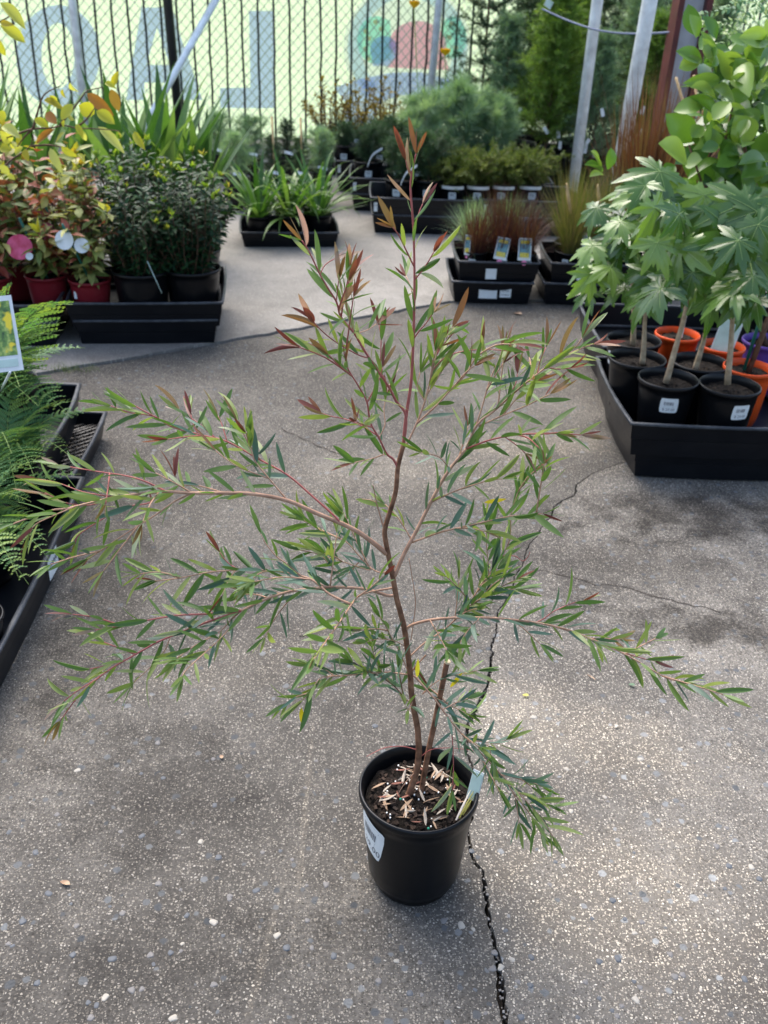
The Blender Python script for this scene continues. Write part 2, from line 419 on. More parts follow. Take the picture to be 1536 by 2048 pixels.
class MB:
    def __init__(self):
        self.v, self.f, self.m, self.t = [], [], [], []
        self.ti = 0.5
    def add(self, vs, fs, mi=0, tint=None):
        b = len(self.v)
        self.v += [tuple(x) for x in vs]
        self.f += [tuple(b + i for i in q) for q in fs]
        self.m += [mi] * len(fs)
        self.t += [self.ti if tint is None else tint] * len(vs)
    def box(self, c, s, mi=0, rot=None):
        vs = []
        for x in (-1, 1):
            for y in (-1, 1):
                for z in (-1, 1):
                    p = V((x * s[0] / 2, y * s[1] / 2, z * s[2] / 2))
                    if rot:
                        p = rot @ p
                    vs.append(V(c) + p)
        self.add(vs, [(0, 1, 3, 2), (4, 6, 7, 5), (0, 4, 5, 1), (2, 3, 7, 6), (0, 2, 6, 4), (1, 5, 7, 3)], mi)
    def tube(self, pts, r, n=6, mi=0, cap=True, tint=None):
        pts = [V(p) for p in pts]
        if not isinstance(r, (list, tuple)):
            r = [r] * len(pts)
        vs, fs = [], []
        ref = V((0.31, 0.77, 0.55))
        for i, p in enumerate(pts):
            a = pts[max(0, i - 1)]
            b = pts[min(len(pts) - 1, i + 1)]
            d = (b - a)
            d = d.normalized() if d.length > 1e-9 else V((0, 0, 1))
            x = perp(d, ref)
            ref = x
            y = d.cross(x)
            for k in range(n):
                an = 2 * PI * k / n
                vs.append(p + (x * math.cos(an) + y * math.sin(an)) * r[i])
        for i in range(len(pts) - 1):
            for k in range(n):
                k2 = (k + 1) % n
                fs.append((i * n + k, i * n + k2, (i + 1) * n + k2, (i + 1) * n + k))
        if cap:
            fs.append(tuple(range(n - 1, -1, -1)))
            fs.append(tuple((len(pts) - 1) * n + k for k in range(n)))
        self.add(vs, fs, mi, tint)
    def lathe(self, prof, n=32, mi=0, close=False):
        vs, fs = [], []
        for (r, z) in prof:
            for k in range(n):
                a = 2 * PI * k / n
                vs.append((r * math.cos(a), r * math.sin(a), z))
        L = len(prof)
        for i in range(L - 1):
            for k in range(n):
                k2 = (k + 1) % n
                fs.append((i * n + k, i * n + k2, (i + 1) * n + k2, (i + 1) * n + k))
        if close:
            for k in range(n):
                k2 = (k + 1) % n
                fs.append(((L - 1) * n + k, (L - 1) * n + k2, k2, k))
        self.add(vs, fs, mi)
    def leaf(self, p, d, nrm, L, W, curl=0.15, fold=0.2, seg=3, mi=0, tint=None, shape='lance'):
        d = d.normalized()
        nrm = perp(d, nrm)
        s = d.cross(nrm)
        vs, fs = [], []
        prof = PROF[shape]
        for i in range(seg + 1):
            u = i / seg
            wv = W * 0.5 * prof(u)
            c = p + d * (L * u) - nrm * (curl * L * u * u)
            if i == 0 or i == seg:
                vs.append(c)
            else:
                vs += [c - s * wv + nrm * (fold * wv), c, c + s * wv + nrm * (fold * wv)]
        # build
        first = 0
        prev = None
        idx = 1
        for i in range(1, seg):
            cur = (idx, idx + 1, idx + 2)
            if prev is None:
                fs += [(0, cur[1], cur[0]), (0, cur[2], cur[1])]
            else:
                fs += [(prev[0], prev[1], cur[1], cur[0]), (prev[1], prev[2], cur[2], cur[1])]
            prev = cur
            idx += 3
        fs += [(prev[0], prev[1], idx), (prev[1], prev[2], idx)]
        self.add(vs, fs, mi, random.random() if tint is None else tint)
    def blade(self, p, d, L, W, droop=0.6, seg=5, mi=0, tint=None, side=None, fold=0.25):
        d = d.normalized()
        s = perp(d, side or (V((0, 0, 1)).cross(d) if abs(d.z) < 0.99 else V((1, 0, 0))))
        vs, fs = [], []
        c = V(p)
        g = d.copy()
        for i in range(seg + 1):
            u = i / seg
            wv = W * 0.5 * (0.55 + 0.9 * u - 1.45 * u * u if u < 0.7 else max(0.0, (1 - u) / 0.3) * 0.47)
            nn = s.cross(g).normalized()
            vs += [c - s * wv + nn * (wv * fold), c, c + s * wv + nn * (wv * fold)]
            g = (g + V((0, 0, -1)) * (droop / seg * (0.4 + u * 1.4))).normalized()
            c = c + g * (L / seg)
        for i in range(seg):
            a = i * 3
            fs += [(a, a + 1, a + 4, a + 3), (a + 1, a + 2, a + 5, a + 4)]
        self.add(vs, fs, mi, random.random() if tint is None else tint)
    def needle(self, p, d, L, W, mi=0, tint=None):
        s = perp(d, rv()) * (W * 0.5)
        m = p + d * (L * 0.55)
        self.add([p, m - s, m + s, p + d * L], [(0, 1, 3), (0, 3, 2)], mi, random.random() if tint is None else tint)
    def mesh(self, name, mats, smooth=False):
        me = bpy.data.meshes.new(name)
        me.from_pydata(self.v, [], self.f)
        for x in (mats if isinstance(mats, (list, tuple)) else [mats]):
            me.materials.append(MATS[x])
        me.polygons.foreach_set('material_index', self.m)
        a = me.attributes.new('tint', 'FLOAT', 'POINT')
        a.data.foreach_set('value', self.t)
        if smooth:
            me.polygons.foreach_set('use_smooth', [True] * len(self.f))
        me.update()
        return me
    def build(self, name, mats, parent=None, smooth=False, kind=None, mw=None):
        return put(name, self.mesh(name, mats, smooth), parent, mw, kind)
PROF = {
    'lance': lambda u: (math.sin(PI * u ** 0.85)) ** 0.8,
    'ellip': lambda u: max(0.0, math.sin(PI * u ** 0.92)) ** 0.62,
    'ovate': lambda u: (math.sin(PI * u ** 0.75)) ** 0.7,
    'obov': lambda u: (math.sin(PI * u ** 1.25)) ** 0.7,
    'strap': lambda u: min(1, 3 * u + .3) * (1 if u < .6 else max(0, (1 - u) / .4)),
}
def bevel(me, w=0.002, seg=2):
    bm = bmesh.new()
    bm.from_mesh(me)
    bmesh.ops.remove_doubles(bm, verts=bm.verts, dist=1e-6)
    bmesh.ops.bevel(bm, geom=list(bm.edges), offset=w, segments=seg, affect='EDGES', clamp_overlap=True)
    bm.to_mesh(me)
    bm.free()
    return me
def basis(p, d, nrm, sx=1.0, sy=1.0, sz=1.0):
    d = d.normalized()
    nrm = perp(d, nrm)
    s = d.cross(nrm)          # local X = side, Y = along, Z = normal
    M = Matrix.Identity(4)
    for i in range(3):
        M[i][0] = s[i] * sx
        M[i][1] = d[i] * sy
        M[i][2] = nrm[i] * sz
        M[i][3] = p[i]
    return M
def smooth_path(pts, n=3):
    pts = [V(p) for p in pts]
    if len(pts) < 3:
        return pts
    out = []
    for i in range(len(pts) - 1):
        p0 = pts[max(0, i - 1)]
        p1, p2 = pts[i], pts[i + 1]
        p3 = pts[min(len(pts) - 1, i + 2)]
        for k in range(n):
            t = k / n
            out.append(0.5 * ((2 * p1) + (p2 - p0) * t + (2 * p0 - 5 * p1 + 4 * p2 - p3) * t * t + (3 * p1 - p0 - 3 * p2 + p3) * t ** 3))
    out.append(pts[-1])
    return out

# ------------------------------------------------------------------ setting: ground, slabs, cracks
g = MB()
g.add([(-150, -150, -.045), (150, -150, -.045), (150, 150, -.045), (-150, 150, -.045)], [(0, 1, 2, 3)])
ground = g.build('ground', 'soil_ground')
ground['kind'] = 'structure'

rng = random.Random(3)
def jag(pts, step=0.02, amp=0.006):
    out = []
    for a, b in zip(pts[:-1], pts[1:]):
        n = max(1, int((b - a).length / step))
        d = (b - a).normalized()
        s = V((-d.y, d.x, 0))
        for i in range(n):
            out.append(a.lerp(b, i / n) + s * rng.gauss(0, amp))
    out.append(pts[-1])
    return out
crack_px = [(1010, 2046), (1000, 1960), (990, 1880), (978, 1790), (962, 1745), (942, 1715), (946, 1660), (952, 1620), (950, 1560), (945, 1500), (940, 1450), (958, 1400), (982, 1340), (978, 1290), (1000, 1225), (1018, 1180), (1046, 1130), (1062, 1090), (1088, 1045), (1110, 1015), (1150, 990), (1152, 970), (1185, 945), (1240, 925)]
crk = [V((0.10, -3, 0)), V((0.16, 0.3, 0))] + [pg(u, v) for u, v in crack_px] + [V((1.4, 3.05, 0)), V((7.9, 3.2, 0))]
mid = jag(jag(crk, .045, .0055), .009, .0012)
lo, hi = [], []
def cw(p):
    tb = [(.3, .006), (.95, .0065), (1.05, .0045), (1.25, .003), (1.5, .0028), (1.62, .0055), (1.72, .004), (1.9, .0022), (2.3, .0016), (2.6, .0028), (2.8, .0012), (9, .001)]
    for (a_, wa), (b_, wb) in zip(tb[:-1], tb[1:]):
        if a_ <= p.y <= b_:
            return wa + (wb - wa) * (p.y - a_) / (b_ - a_)
    return .004
for i, p in enumerate(mid):
    a, b = mid[max(0, i - 3)], mid[min(len(mid) - 1, i + 3)]
    d = (b - a).normalized()
    s = V((-d.y, d.x, 0))
    hi.append(p + s * cw(p) * rng.uniform(.55, 1.35))
    lo.append(p - s * cw(p) * rng.uniform(.55, 1.35))
joint = [V((-8, 2.2, 0)), V((-1.348, 3.364, 0)), V((-.68, 3.82, 0)), V((.272, 4.479, 0)), V((.951, 4.60, 0)), V((8, 5.6, 0))]
jm = jag(joint, 0.05, 0.004)
def slab(name, poly, mat, z=0.0, bottom=-0.04):
    m = MB()
    n = len(poly)
    m.add([(p.x, p.y, z) for p in poly], [tuple(range(n))])
    vs = [(p.x, p.y, z) for p in poly] + [(p.x, p.y, bottom) for p in poly]
    m.add(vs, [(i, n + i, n + (i + 1) % n, (i + 1) % n) for i in range(n)])
    o = m.build(name, mat)
    me = o.data
    bm = bmesh.new()
    bm.from_mesh(me)
    bmesh.ops.recalc_face_normals(bm, faces=bm.faces)
    f0 = max(bm.faces, key=lambda f: f.calc_area())
    if f0.normal.z < 0:
        bmesh.ops.reverse_faces(bm, faces=bm.faces)
    bmesh.ops.triangulate(bm, faces=[f for f in bm.faces if len(f.verts) > 4])
    bm.to_mesh(me)
    bm.free()
    o['kind'] = 'structure'
    return o
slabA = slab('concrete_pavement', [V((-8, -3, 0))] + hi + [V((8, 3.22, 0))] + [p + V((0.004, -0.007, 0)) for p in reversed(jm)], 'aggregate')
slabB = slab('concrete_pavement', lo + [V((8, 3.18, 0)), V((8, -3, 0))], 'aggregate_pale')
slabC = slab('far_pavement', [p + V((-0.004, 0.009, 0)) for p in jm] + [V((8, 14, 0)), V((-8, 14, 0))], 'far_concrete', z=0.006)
for o in (slabA, slabB, slabC):
    pass
# hairline cracks: thin dirt-filled lines
def hairline(pts, w0, parent):
    p = jag([pg(u, v) for u, v in pts], 0.02, 0.004)
    m = MB()
    vs, fs = [], []
    for i, q in enumerate(p):
        a, b = p[max(0, i - 1)], p[min(len(p) - 1, i + 1)]
        d = (b - a).normalized()
        s = V((-d.y, d.x, 0)) * (w0 * (0.4 + rng.random()))
        vs += [q + s + V((0, 0, .0012)), q - s + V((0, 0, .0012))]
    for i in range(len(p) - 1):
        fs.append((i * 2, i * 2 + 1, i * 2 + 3, i * 2 + 2))
    m.add(vs, fs)
    o = m.build('hairline_crack', 'soil_ground', parent)
    o['kind'] = 'stuff'
hairline([(1060, 1135), (1120, 1150), (1190, 1168), (1250, 1175), (1340, 1200), (1440, 1226)], 0.0016, slabB)
hairline([(560, 855), (620, 885), (700, 915), (760, 930)], 0.002, slabA)
hairline([(600, 1270), (660, 1280), (760, 1290)], 0.0014, slabA)
m = MB()
for p in mid:
    if .8 < p.y < 2.0:
        for _ in range(2):
            q_ = p + V((rng.gauss(0, .004), rng.gauss(0, .004), -.012 + rng.random() * .009))
            z_ = rng.uniform(.0012, .0035)
            m.box(q_, (z_ * 1.4, z_, z_), rot=Matrix.Rotation(rng.random() * 3, 3, 'Z'))
m.build('crack_grit', 'stone_grey', slabA, kind='stuff')
# moss in the joint
m = MB()
for i in range(140):
    p = pg(140 + rng.gauss(0, 25), 742 + rng.gauss(0, 3))
    m.blade(p, V((rng.gauss(0, .5), rng.gauss(0, .5), 1)), 0.02 + rng.random() * .02, 0.002, 0.7, 3)
tag(m.build('moss', 'moss'), 'small green moss growing in the pavement joint', 'moss', kind='stuff')

# stones set in the concrete
def pebble_mesh(name, mat, k):
    bm = bmesh.new()
    bmesh.ops.create_icosphere(bm, subdivisions=2, radius=1.0)
    r = random.Random(k)
    ph = [r.random() * 6 for _ in range(6)]
    for v in bm.verts:
        c = v.co
        f = 1 + .18 * math.sin(c.x * 3 + ph[0]) + .15 * math.sin(c.y * 4 + ph[1]) + .1 * math.sin(c.z * 5 + c.x * 3 + ph[2])
        v.co = V((c.x * f, c.y * f * .75, c.z * .22))
    me = bpy.data.meshes.new(name)
    bm.to_mesh(me)
    bm.free()
    me.materials.append(MATS[mat])
    me.polygons.foreach_set('use_smooth', [True] * len(me.polygons))
    return me
pm = [pebble_mesh('stone', x, i) for i, x in enumerate(('stone_blue', 'stone_blue', 'stone_grey', 'stone_grey', 'stone_blue', 'stone_pale'))]
def side_of(p):
    # right of crack -> slabB
    best = min(range(len(mid) - 1), key=lambda i: (mid[i] - p).length)
    a, b = mid[max(0, best - 1)], mid[min(len(mid) - 1, best + 1)]
    d = b - a
    return slabB if d.x * (p.y - a.y) - d.y * (p.x - a.x) < 0 else slabA
for i in range(150):
    v = rng.choice((rng.uniform(1420, 2040), rng.uniform(1000, 2040), rng.uniform(1700, 2046)))
    u = rng.uniform(10, 1526)
    p = pg(u, v)
    if (p - V((.085, 1.168, 0))).length < 0.095:
        continue
    s = rng.uniform(.0035, .0075)
    o = put('stone', rng.choice(pm), side_of(p), Matrix.Translation(p + V((0, 0, -.0002))) @ Matrix.Rotation(rng.random() * 6, 4, 'Z') @ Matrix.Scale(s, 4))

# ------------------------------------------------------------------ pots, soil, labels, trays
POTC = {}
def pot_mesh(rt, rb, h, mat, ribs=False):
    key = (rt, rb, h, mat, ribs)
    if key in POTC:
        return POTC[key]
    m = MB()
    lip = 0.004 + rt * 0.015
    lh = h * 0.07
    prof = [(0.001, 0.006), (rb * 0.80, 0.006), (rb * 0.82, 0.0), (rb * 0.86, 0.001), (rb * .90, .010), (rb * .985, 0.026), (rb * 1.0, .031)]
    for k in range(1, 7):
        u = k / 7
        prof.append((rb + (rt - lip - rb) * u, .03 + (h - lh - .03) * u))
    prof += [(rt - lip, h - lh), (rt - 0.0015, h - lh + .001), (rt, h - lh + .003), (rt, h - 0.004), (rt - .0015, h - .001), (rt - 0.004, h), (rt - lip + .001, h - .001), (rt - lip - .002, h - .005)]
    prof += [(rt - lip - .004, h - .02), (rb - .006, .012), (0.001, .010)]
    m.lathe(prof, 48)
    # moulded vertical flutes
    if ribs:
        for k in range(10):
            a = 2 * PI * k / 10
            ca, sa = math.cos(a), math.sin(a)
            z0, z1 = .03, h * .72
            def P(z, off, da):
                r = rb + (rt - lip - rb) * (z - .03) / (h - lh - .03) + off
                return (r * math.cos(a + da), r * math.sin(a + da), z)
            m.add([P(z0, .0035, -.10), P(z0, .0035, .10), P(z1, .0008, .06), P(z1, .0008, -.06), P(z0, -.002, -.16), P(z0, -.002, .16), P(z1, -.002, .1), P(z1, -.002, -.1)],
                  [(0, 1, 2, 3), (4, 0, 3, 7), (1, 5, 6, 2), (3, 2, 6, 7)])
    me = m.mesh('pot', mat, True)
    POTC[key] = me
    return me
SOILC = {}
def soil_mesh(r, k=0):
    key = (round(r, 4), k)
    if key in SOILC:
        return SOILC[key]
    rr = random.Random(k)
    m = MB()
    n, R = 28, 7
    vs, fs = [(0, 0, .004)], []
    for i in range(1, R + 1):
        for j in range(n):
            a = 2 * PI * j / n
            q = r * i / R
            vs.append((q * math.cos(a), q * math.sin(a), rr.gauss(0, .0022) + .004 * (1 - i / R)))
    for j in range(n):
        fs.append((0, 1 + j, 1 + (j + 1) % n))
    for i in range(R - 1):
        for j in range(n):
            a, b = 1 + i * n + j, 1 + i * n + (j + 1) % n
            fs.append((a, a + n, b + n, b))
    m.add(vs, fs)
    SOILC[key] = m.mesh('soil', 'soil', True)
    return SOILC[key]
TXT = {}
def text_tris(body):
    if body in TXT:
        return TXT[body]
    cu = bpy.data.curves.new('t', 'FONT')
    cu.body = body
    cu.align_x = 'CENTER'
    cu.align_y = 'CENTER'
    cu.resolution_u = 2
    o = bpy.data.objects.new('t', cu)
    C.objects.link(o)
    dg = bpy.context.evaluated_depsgraph_get()
    me = o.evaluated_get(dg).to_mesh()
    vs = [tuple(v.co) for v in me.vertices]
    fs = [tuple(p.vertices) for p in me.polygons]
    o.evaluated_get(dg).to_mesh_clear()
    bpy.data.objects.remove(o)
    bpy.data.curves.remove(cu)
    TXT[body] = (vs, fs)
    return TXT[body]
def pot_label(parent, rt, rb, h, ang, zc, w_, h_, price=None, tilt=0.0, name='price_label', round_=0.0):
    """printed sticker wrapped round the pot side; ang = direction it faces (from +X)"""
    lip = 0.004 + rt * 0.015
    lh = h * .07
    ct, st = math.cos(tilt), math.sin(tilt)
    def W(x, y, off):
        x2, y2 = x * ct - y * st, x * st + y * ct
        z = zc + y2
        r = rb + (rt - lip - rb) * max(0, (z - .03)) / (h - lh - .03) + off
        a = ang + x2 / r
        return (r * math.cos(a), r * math.sin(a), z)
    m = MB()
    nx, ny = 10, 4
    vs, fs = [], []
    for j in range(ny + 1):
        for i in range(nx + 1):
            x, y = (i / nx - .5) * w_, (j / ny - .5) * h_
            if abs(i - nx / 2) == nx / 2 and abs(j - ny / 2) == ny / 2:
                x *= .93
                y *= .93
            vs.append(W(x, y, .0009))
    for j in range(ny):
        for i in range(nx):
            a = j * (nx + 1) + i
            fs.append((a, a + 1, a + nx + 2, a + nx + 1))
    m.add(vs, fs)
    lab = m.build(name, 'white_card', parent)
    p = MB()
    x = -w_ * .30
    r = random.Random(int(abs(ang) * 100))
    while x < w_ * .22:
        bw = r.choice((.0007, .0012, .002))
        p.add([W(x, h_ * .02, .0013), W(x + bw, h_ * .02, .0013), W(x + bw, h_ * .26, .0013), W(x, h_ * .26, .0013)], [(0, 1, 2, 3)])
        x += bw + r.choice((.0008, .0014))
    for yy, ww in ((.38, .62), (-.07, .5)):
        p.add([W(-w_ * ww / 2, h_ * yy - .0004, .0013), W(w_ * ww / 2, h_ * yy - .0004, .0013), W(w_ * ww / 2, h_ * yy + .0006, .0013), W(-w_ * ww / 2, h_ * yy + .0006, .0013)], [(0, 1, 2, 3)])
    if price:
        tv, tf = text_tris(price)
        s = h_ * .26
        p.add([W(a * s, b * s - h_ * .28, .0013) for a, b, _ in tv], tf)
    p.build('print', 'grey_ink', lab)
    return lab
def potted(name, label, cat, loc, rt, rb, h, mat='black_plastic', group=None, ribs=False, soil_z=.86, rz=0.0, sk=0):
    e = empty(name, loc, label, cat, group, rz)
    put('pot', pot_mesh(rt, rb, h, mat, ribs), e)
    lip = 0.004 + rt * 0.015
    rs = (rb - .006) + (rt - lip - .004 - rb + .006) * soil_z
    put('soil', soil_mesh(rs * .995, sk), e, Matrix.Translation((0, 0, h * soil_z)))
    e['_top'] = h * soil_z
    return e

def tray(name, label, x0, y0, x1, y1, z0, h, rz=0.0, mesh_floor=False, group=None, parent=None, wave=0.006):
    """black nursery tray: tapered walls, rolled rim, slotted floor. (x0,y0) is the pivot corner."""
    e = empty(name, (x0, y0, z0), label, 'tray', group, rz)
    L, W_ = x1 - x0, y1 - y0
    m = MB()
    t, ta = .004, .018
    # outline points per side (subdivided so that the walls can bow)
    def ring(inset, z, bow=1.0):
        pts = []
        n = 6
        for (ax, ay, bx, by, nx, ny) in ((0, 0, 1, 0, 0, -1), (1, 0, 1, 1, 1, 0), (1, 1, 0, 1, 0, 1), (0, 1, 0, 0, -1, 0)):
            for i in range(n):
                u = i / n
                x = ax + (bx - ax) * u
                y = ay + (by - ay) * u
                b_ = wave * bow * math.sin(PI * u)
                pts.append((inset + x * (L - 2 * inset) + nx * b_, inset + y * (W_ - 2 * inset) + ny * b_, z))
        return pts
    def wall(rings, mi=0):
        n = len(rings[0])
        vs = [p for r in rings for p in r]
        fs = []
        for k in range(len(rings) - 1):
            for i in range(n):
                j = (i + 1) % n
                fs.append((k * n + i, k * n + j, (k + 1) * n + j, (k + 1) * n + i))
        m.add(vs, fs, mi)
    wall([ring(ta, 0), ring(ta * .55, h * .48, .6), ring(ta * .42, h * .5, .6), ring(0.003, h - .006), ring(.003, h - .005)])
    wall([ring(ta + t, 0.004), ring(.003 + t, h - .004)])
    me = m.mesh('wall', 'tray_plastic')
    put('wall', me, e)
    r = MB()
    def wr(rings):
        n = len(rings[0])
        r.add([p for q in rings for p in q], [(k * n + i, k * n + (i + 1) % n, (k + 1) * n + (i + 1) % n, (k + 1) * n + i) for k in range(len(rings) - 1) for i in range(n)])
    wr([ring(.0032, h - .010), ring(-.003, h - .009), ring(-.0035, h - .003), ring(-.001, h), ring(.005, h), ring(.0085, h - .002), ring(.0085, h - .007)])
    r.build('rim', 'worn_rim', e, True)
    fl = MB()
    if mesh_floor:
        n = int(L / .03)
        k = int((L + W_) / .032)
        for s in (1, -1):
            for i in range(1, k):
                c = i * .032
                pts = []
                if s == 1:
                    a = (min(c, L - .02), max(.02, c - L + .02))
                    b = (max(.02, c - W_ + .02), min(c, W_ - .02))
                else:
                    a = (max(.02, L - c), max(.02, c - L + .02))
                    b = (min(L - .02, L - c + W_ - .02), min(c, W_ - .02))
                    if a[0] > L - .02 or b[0] < .02:
                        continue
                d = V((b[0] - a[0], b[1] - a[1], 0))
                if d.length < .02:
                    continue
                fl.tube([(a[0], a[1], h * .55), (b[0], b[1], h * .55)], .0035, 4)
    else:
        fl.box((L / 2, W_ / 2, .006), (L - 2 * ta, W_ - 2 * ta, .006))
    fl.build('floor', 'tray_plastic', e)
    return e
def sticker(e, x, z, w_, h_, y=-.004, lines=2, rz=0.0, mat='white_card', rot=0.0):
    """paper label on the front wall of a tray (local coordinates)"""
    M = Matrix.Translation((x, y, z)) @ Matrix.Rotation(rz, 4, 'Z') @ Matrix.Rotation(rot, 4, 'Y')
    m = MB()
    m.box((0, 0, 0), (w_, .0008, h_))
    o = m.build('paper_label', mat, e, mw=M)
    if lines:
        p = MB()
        for k in range(lines):
            zz = h_ * (.22 - .42 * k / max(1, lines - 1))
            x = -w_ * .36
            r = random.Random(k + int(x * 1000))
            while x < w_ * .34:
                ww = r.uniform(.002, .007)
                p.box((x + ww / 2, -.0007, zz), (ww, .0006, h_ * .10))
                x += ww + .0022
        p.build('print', 'grey_ink', o)
    return o
def card(e, p, w_, h_, face, up, kind='picture', name='plant_tag'):
    """stick-in plant tag: card p is its bottom centre (local to e), facing dir face"""
    face = V(face).normalized()
    up = perp(face, V(up))
    s = up.cross(face)
    M = Matrix.Identity(4)
    for i in range(3):
        M[i][0], M[i][1], M[i][2], M[i][3] = s[i], -face[i], up[i], p[i]
    m = MB()
    m.box((0, 0, h_ / 2), (w_, .0012, h_))
    o = m.build(name, 'white_card', e, mw=M)
    if kind == 'picture':
        q = MB()
        q.box((0, -.0012, h_ * .57), (w_ * .84, .0008, h_ * .72))
        q.build('picture', 'card_picture', o)
        q = MB()
        q.box((0, -.0012, h_ * .11), (w_ * .8, .0008, h_ * .10))
        q.build('caption', 'pale_card', o)
    elif kind == 'yellow':
        q = MB()
        q.box((0, -.0012, h_ * .55), (w_ * .84, .0008, h_ * .80))
        q.build('picture', 'tag_blue', o)
        q = MB()
        for zz, hh in ((.82, .14), (.24, .22)):
            x = -w_ * .34
            while x < w_ * .3:
                q.box((x + w_ * .055, -.002, h_ * zz), (w_ * .10, .0008, h_ * hh))
                x += w_ * .14
        q.build('lettering', 'tag_yellow', o)
        q = MB()
        q.lathe([(.001, 0), (w_ * .2, 0), (w_ * .2, .0012), (.001, .0012)], 14)
        q.build('heart_spot', 'tag_pink', o, mw=Matrix.Translation((0, -.001, -h_ * .1)) @ Matrix.Rotation(PI / 2, 4, 'X'))
    elif kind == 'pale':
        q = MB()
        q.box((0, -.0012, h_ * .5), (w_ * .9, .0008, h_ * .86))
        q.build('picture', 'pale_card', o)
    return o
def stem_obj(parent, pts, r, mat, name='stem', n=7):
    m = MB()
    m.tube(pts, r, n)
    return m.build(name, mat, parent, True)
def dup(e, loc, rz=0.0, label=None, sc=1.0, group=None):
    c = e.copy()
    C.objects.link(c)
    c.location = loc
    c.rotation_euler = (0, 0, e.rotation_euler.z + rz)
    c.scale = (sc, sc, sc)
    if label:
        c['label'] = label
    if group:
        c['group'] = group
    for ch in list(e.children):
        k = ch.copy()
        C.objects.link(k)
        k.parent = c
        for g2 in list(ch.children):
            k2 = g2.copy()
            C.objects.link(k2)
            k2.parent = k
    return c

# ------------------------------------------------------------------ the bottlebrush in the middle
RT, RB, PH = 0.0995, 0.079, 0.21
PX, PY = pg(838, 1572, PH).x, pg(838, 1572, PH).y
bb = potted('potted_bottlebrush', 'tall open bottlebrush shrub with red shoot tips in a black pot alone on the pavement', 'potted plant', (PX, PY, 0), RT, RB, PH, soil_z=.87)
O = V((PX, PY, 0))
SOILZ = PH * .87
pot_label(bb, RT, RB, PH, rad(-150), .140, .066, .080, '$ 29.00', tilt=rad(-14))
# mulch, dry leaves, beads on the soil
r2 = random.Random(11)
m = MB()
for i in range(330):
    q = math.sqrt(r2.random()) * .078
    a = r2.random() * 6.283
    s = r2.uniform(.002, .006)
    m.box((q * math.cos(a), q * math.sin(a), SOILZ + .003 + r2.random() * .004), (s * 1.6, s, s * .7), rot=Matrix.Rotation(r2.random() * 6, 3, 'Z') @ Matrix.Rotation(r2.random() * 1.0, 3, 'X'))
m.build('bark_mulch', 'bark_chip', bb, kind='stuff')
dl = []
for k in range(5):
    m = MB()
    m.leaf(V((0, 0, 0)), V((0, 1, 0)), V((0, 0, 1)), 1, .17, r2.uniform(-.25, .25), r2.uniform(-.8, .8), 5)
    dl.append(m.mesh('dry_leaf', ('dry_leaf', 'dry_leaf_pale', 'dry_leaf', 'dry_leaf_pale', 'dry_leaf_red')[k], True))
for i in range(70):
    q = math.sqrt(r2.random()) * .072
    a = r2.random() * 6.283
    p = V((q * math.cos(a), q * math.sin(a), SOILZ + .010))
    d = V((r2.gauss(0, 1), r2.gauss(0, 1), r2.gauss(0, .12)))
    L = r2.uniform(.014, .034)
    e_ = p + d.normalized() * L
    if V((e_.x, e_.y, 0)).length > .08:
        d = -d
    put('dry_leaf', r2.choice(dl), bb, basis(p, d, V((r2.gauss(0, .4), r2.gauss(0, .4), 1)), L, L, L))
m = MB()
for i in range(26):
    q = math.sqrt(r2.random()) * .074
    a = r2.random() * 6.283
    m.box((q * math.cos(a), q * math.sin(a), SOILZ + .009), (.0022, .0022, .002))
m.build('perlite', 'perlite', bb, kind='stuff')
bm_ = bmesh.new()
bmesh.ops.create_icosphere(bm_, subdivisions=2, radius=.0022)
fm = bpy.data.meshes.new('fertiliser_bead')
bm_.to_mesh(fm)
bm_.free()
fm.materials.append(MATS['fert_green'])
for (u, v) in ((857, 1657), (801, 1598), (852, 1555)):
    put('fertiliser_bead', fm, bb, Matrix.Translation(pg(u, v, SOILZ + .011) - O))
# pale plant tag stuck behind the stem and a folded grass blade
card(bb, pg(943, 1600, SOILZ + .01) - O, .020, .052, (-.45, -.75, .35), (0.10, .18, 1), kind='pale')
for k, (u0, v0, u1, v1) in enumerate(((912, 1640, 945, 1570), (918, 1636, 950, 1575), (925, 1630, 948, 1590))):
    a, b = pg(u0, v0, SOILZ + .012) - O, pg(u1, v1, SOILZ + .03) - O
    m = MB()
    m.blade(a, b - a, (b - a).length, .005, .1, 4, tint=.9)
    m.build('grass_blade', 'leaf_lime' if k else 'leaf_white_under', bb)

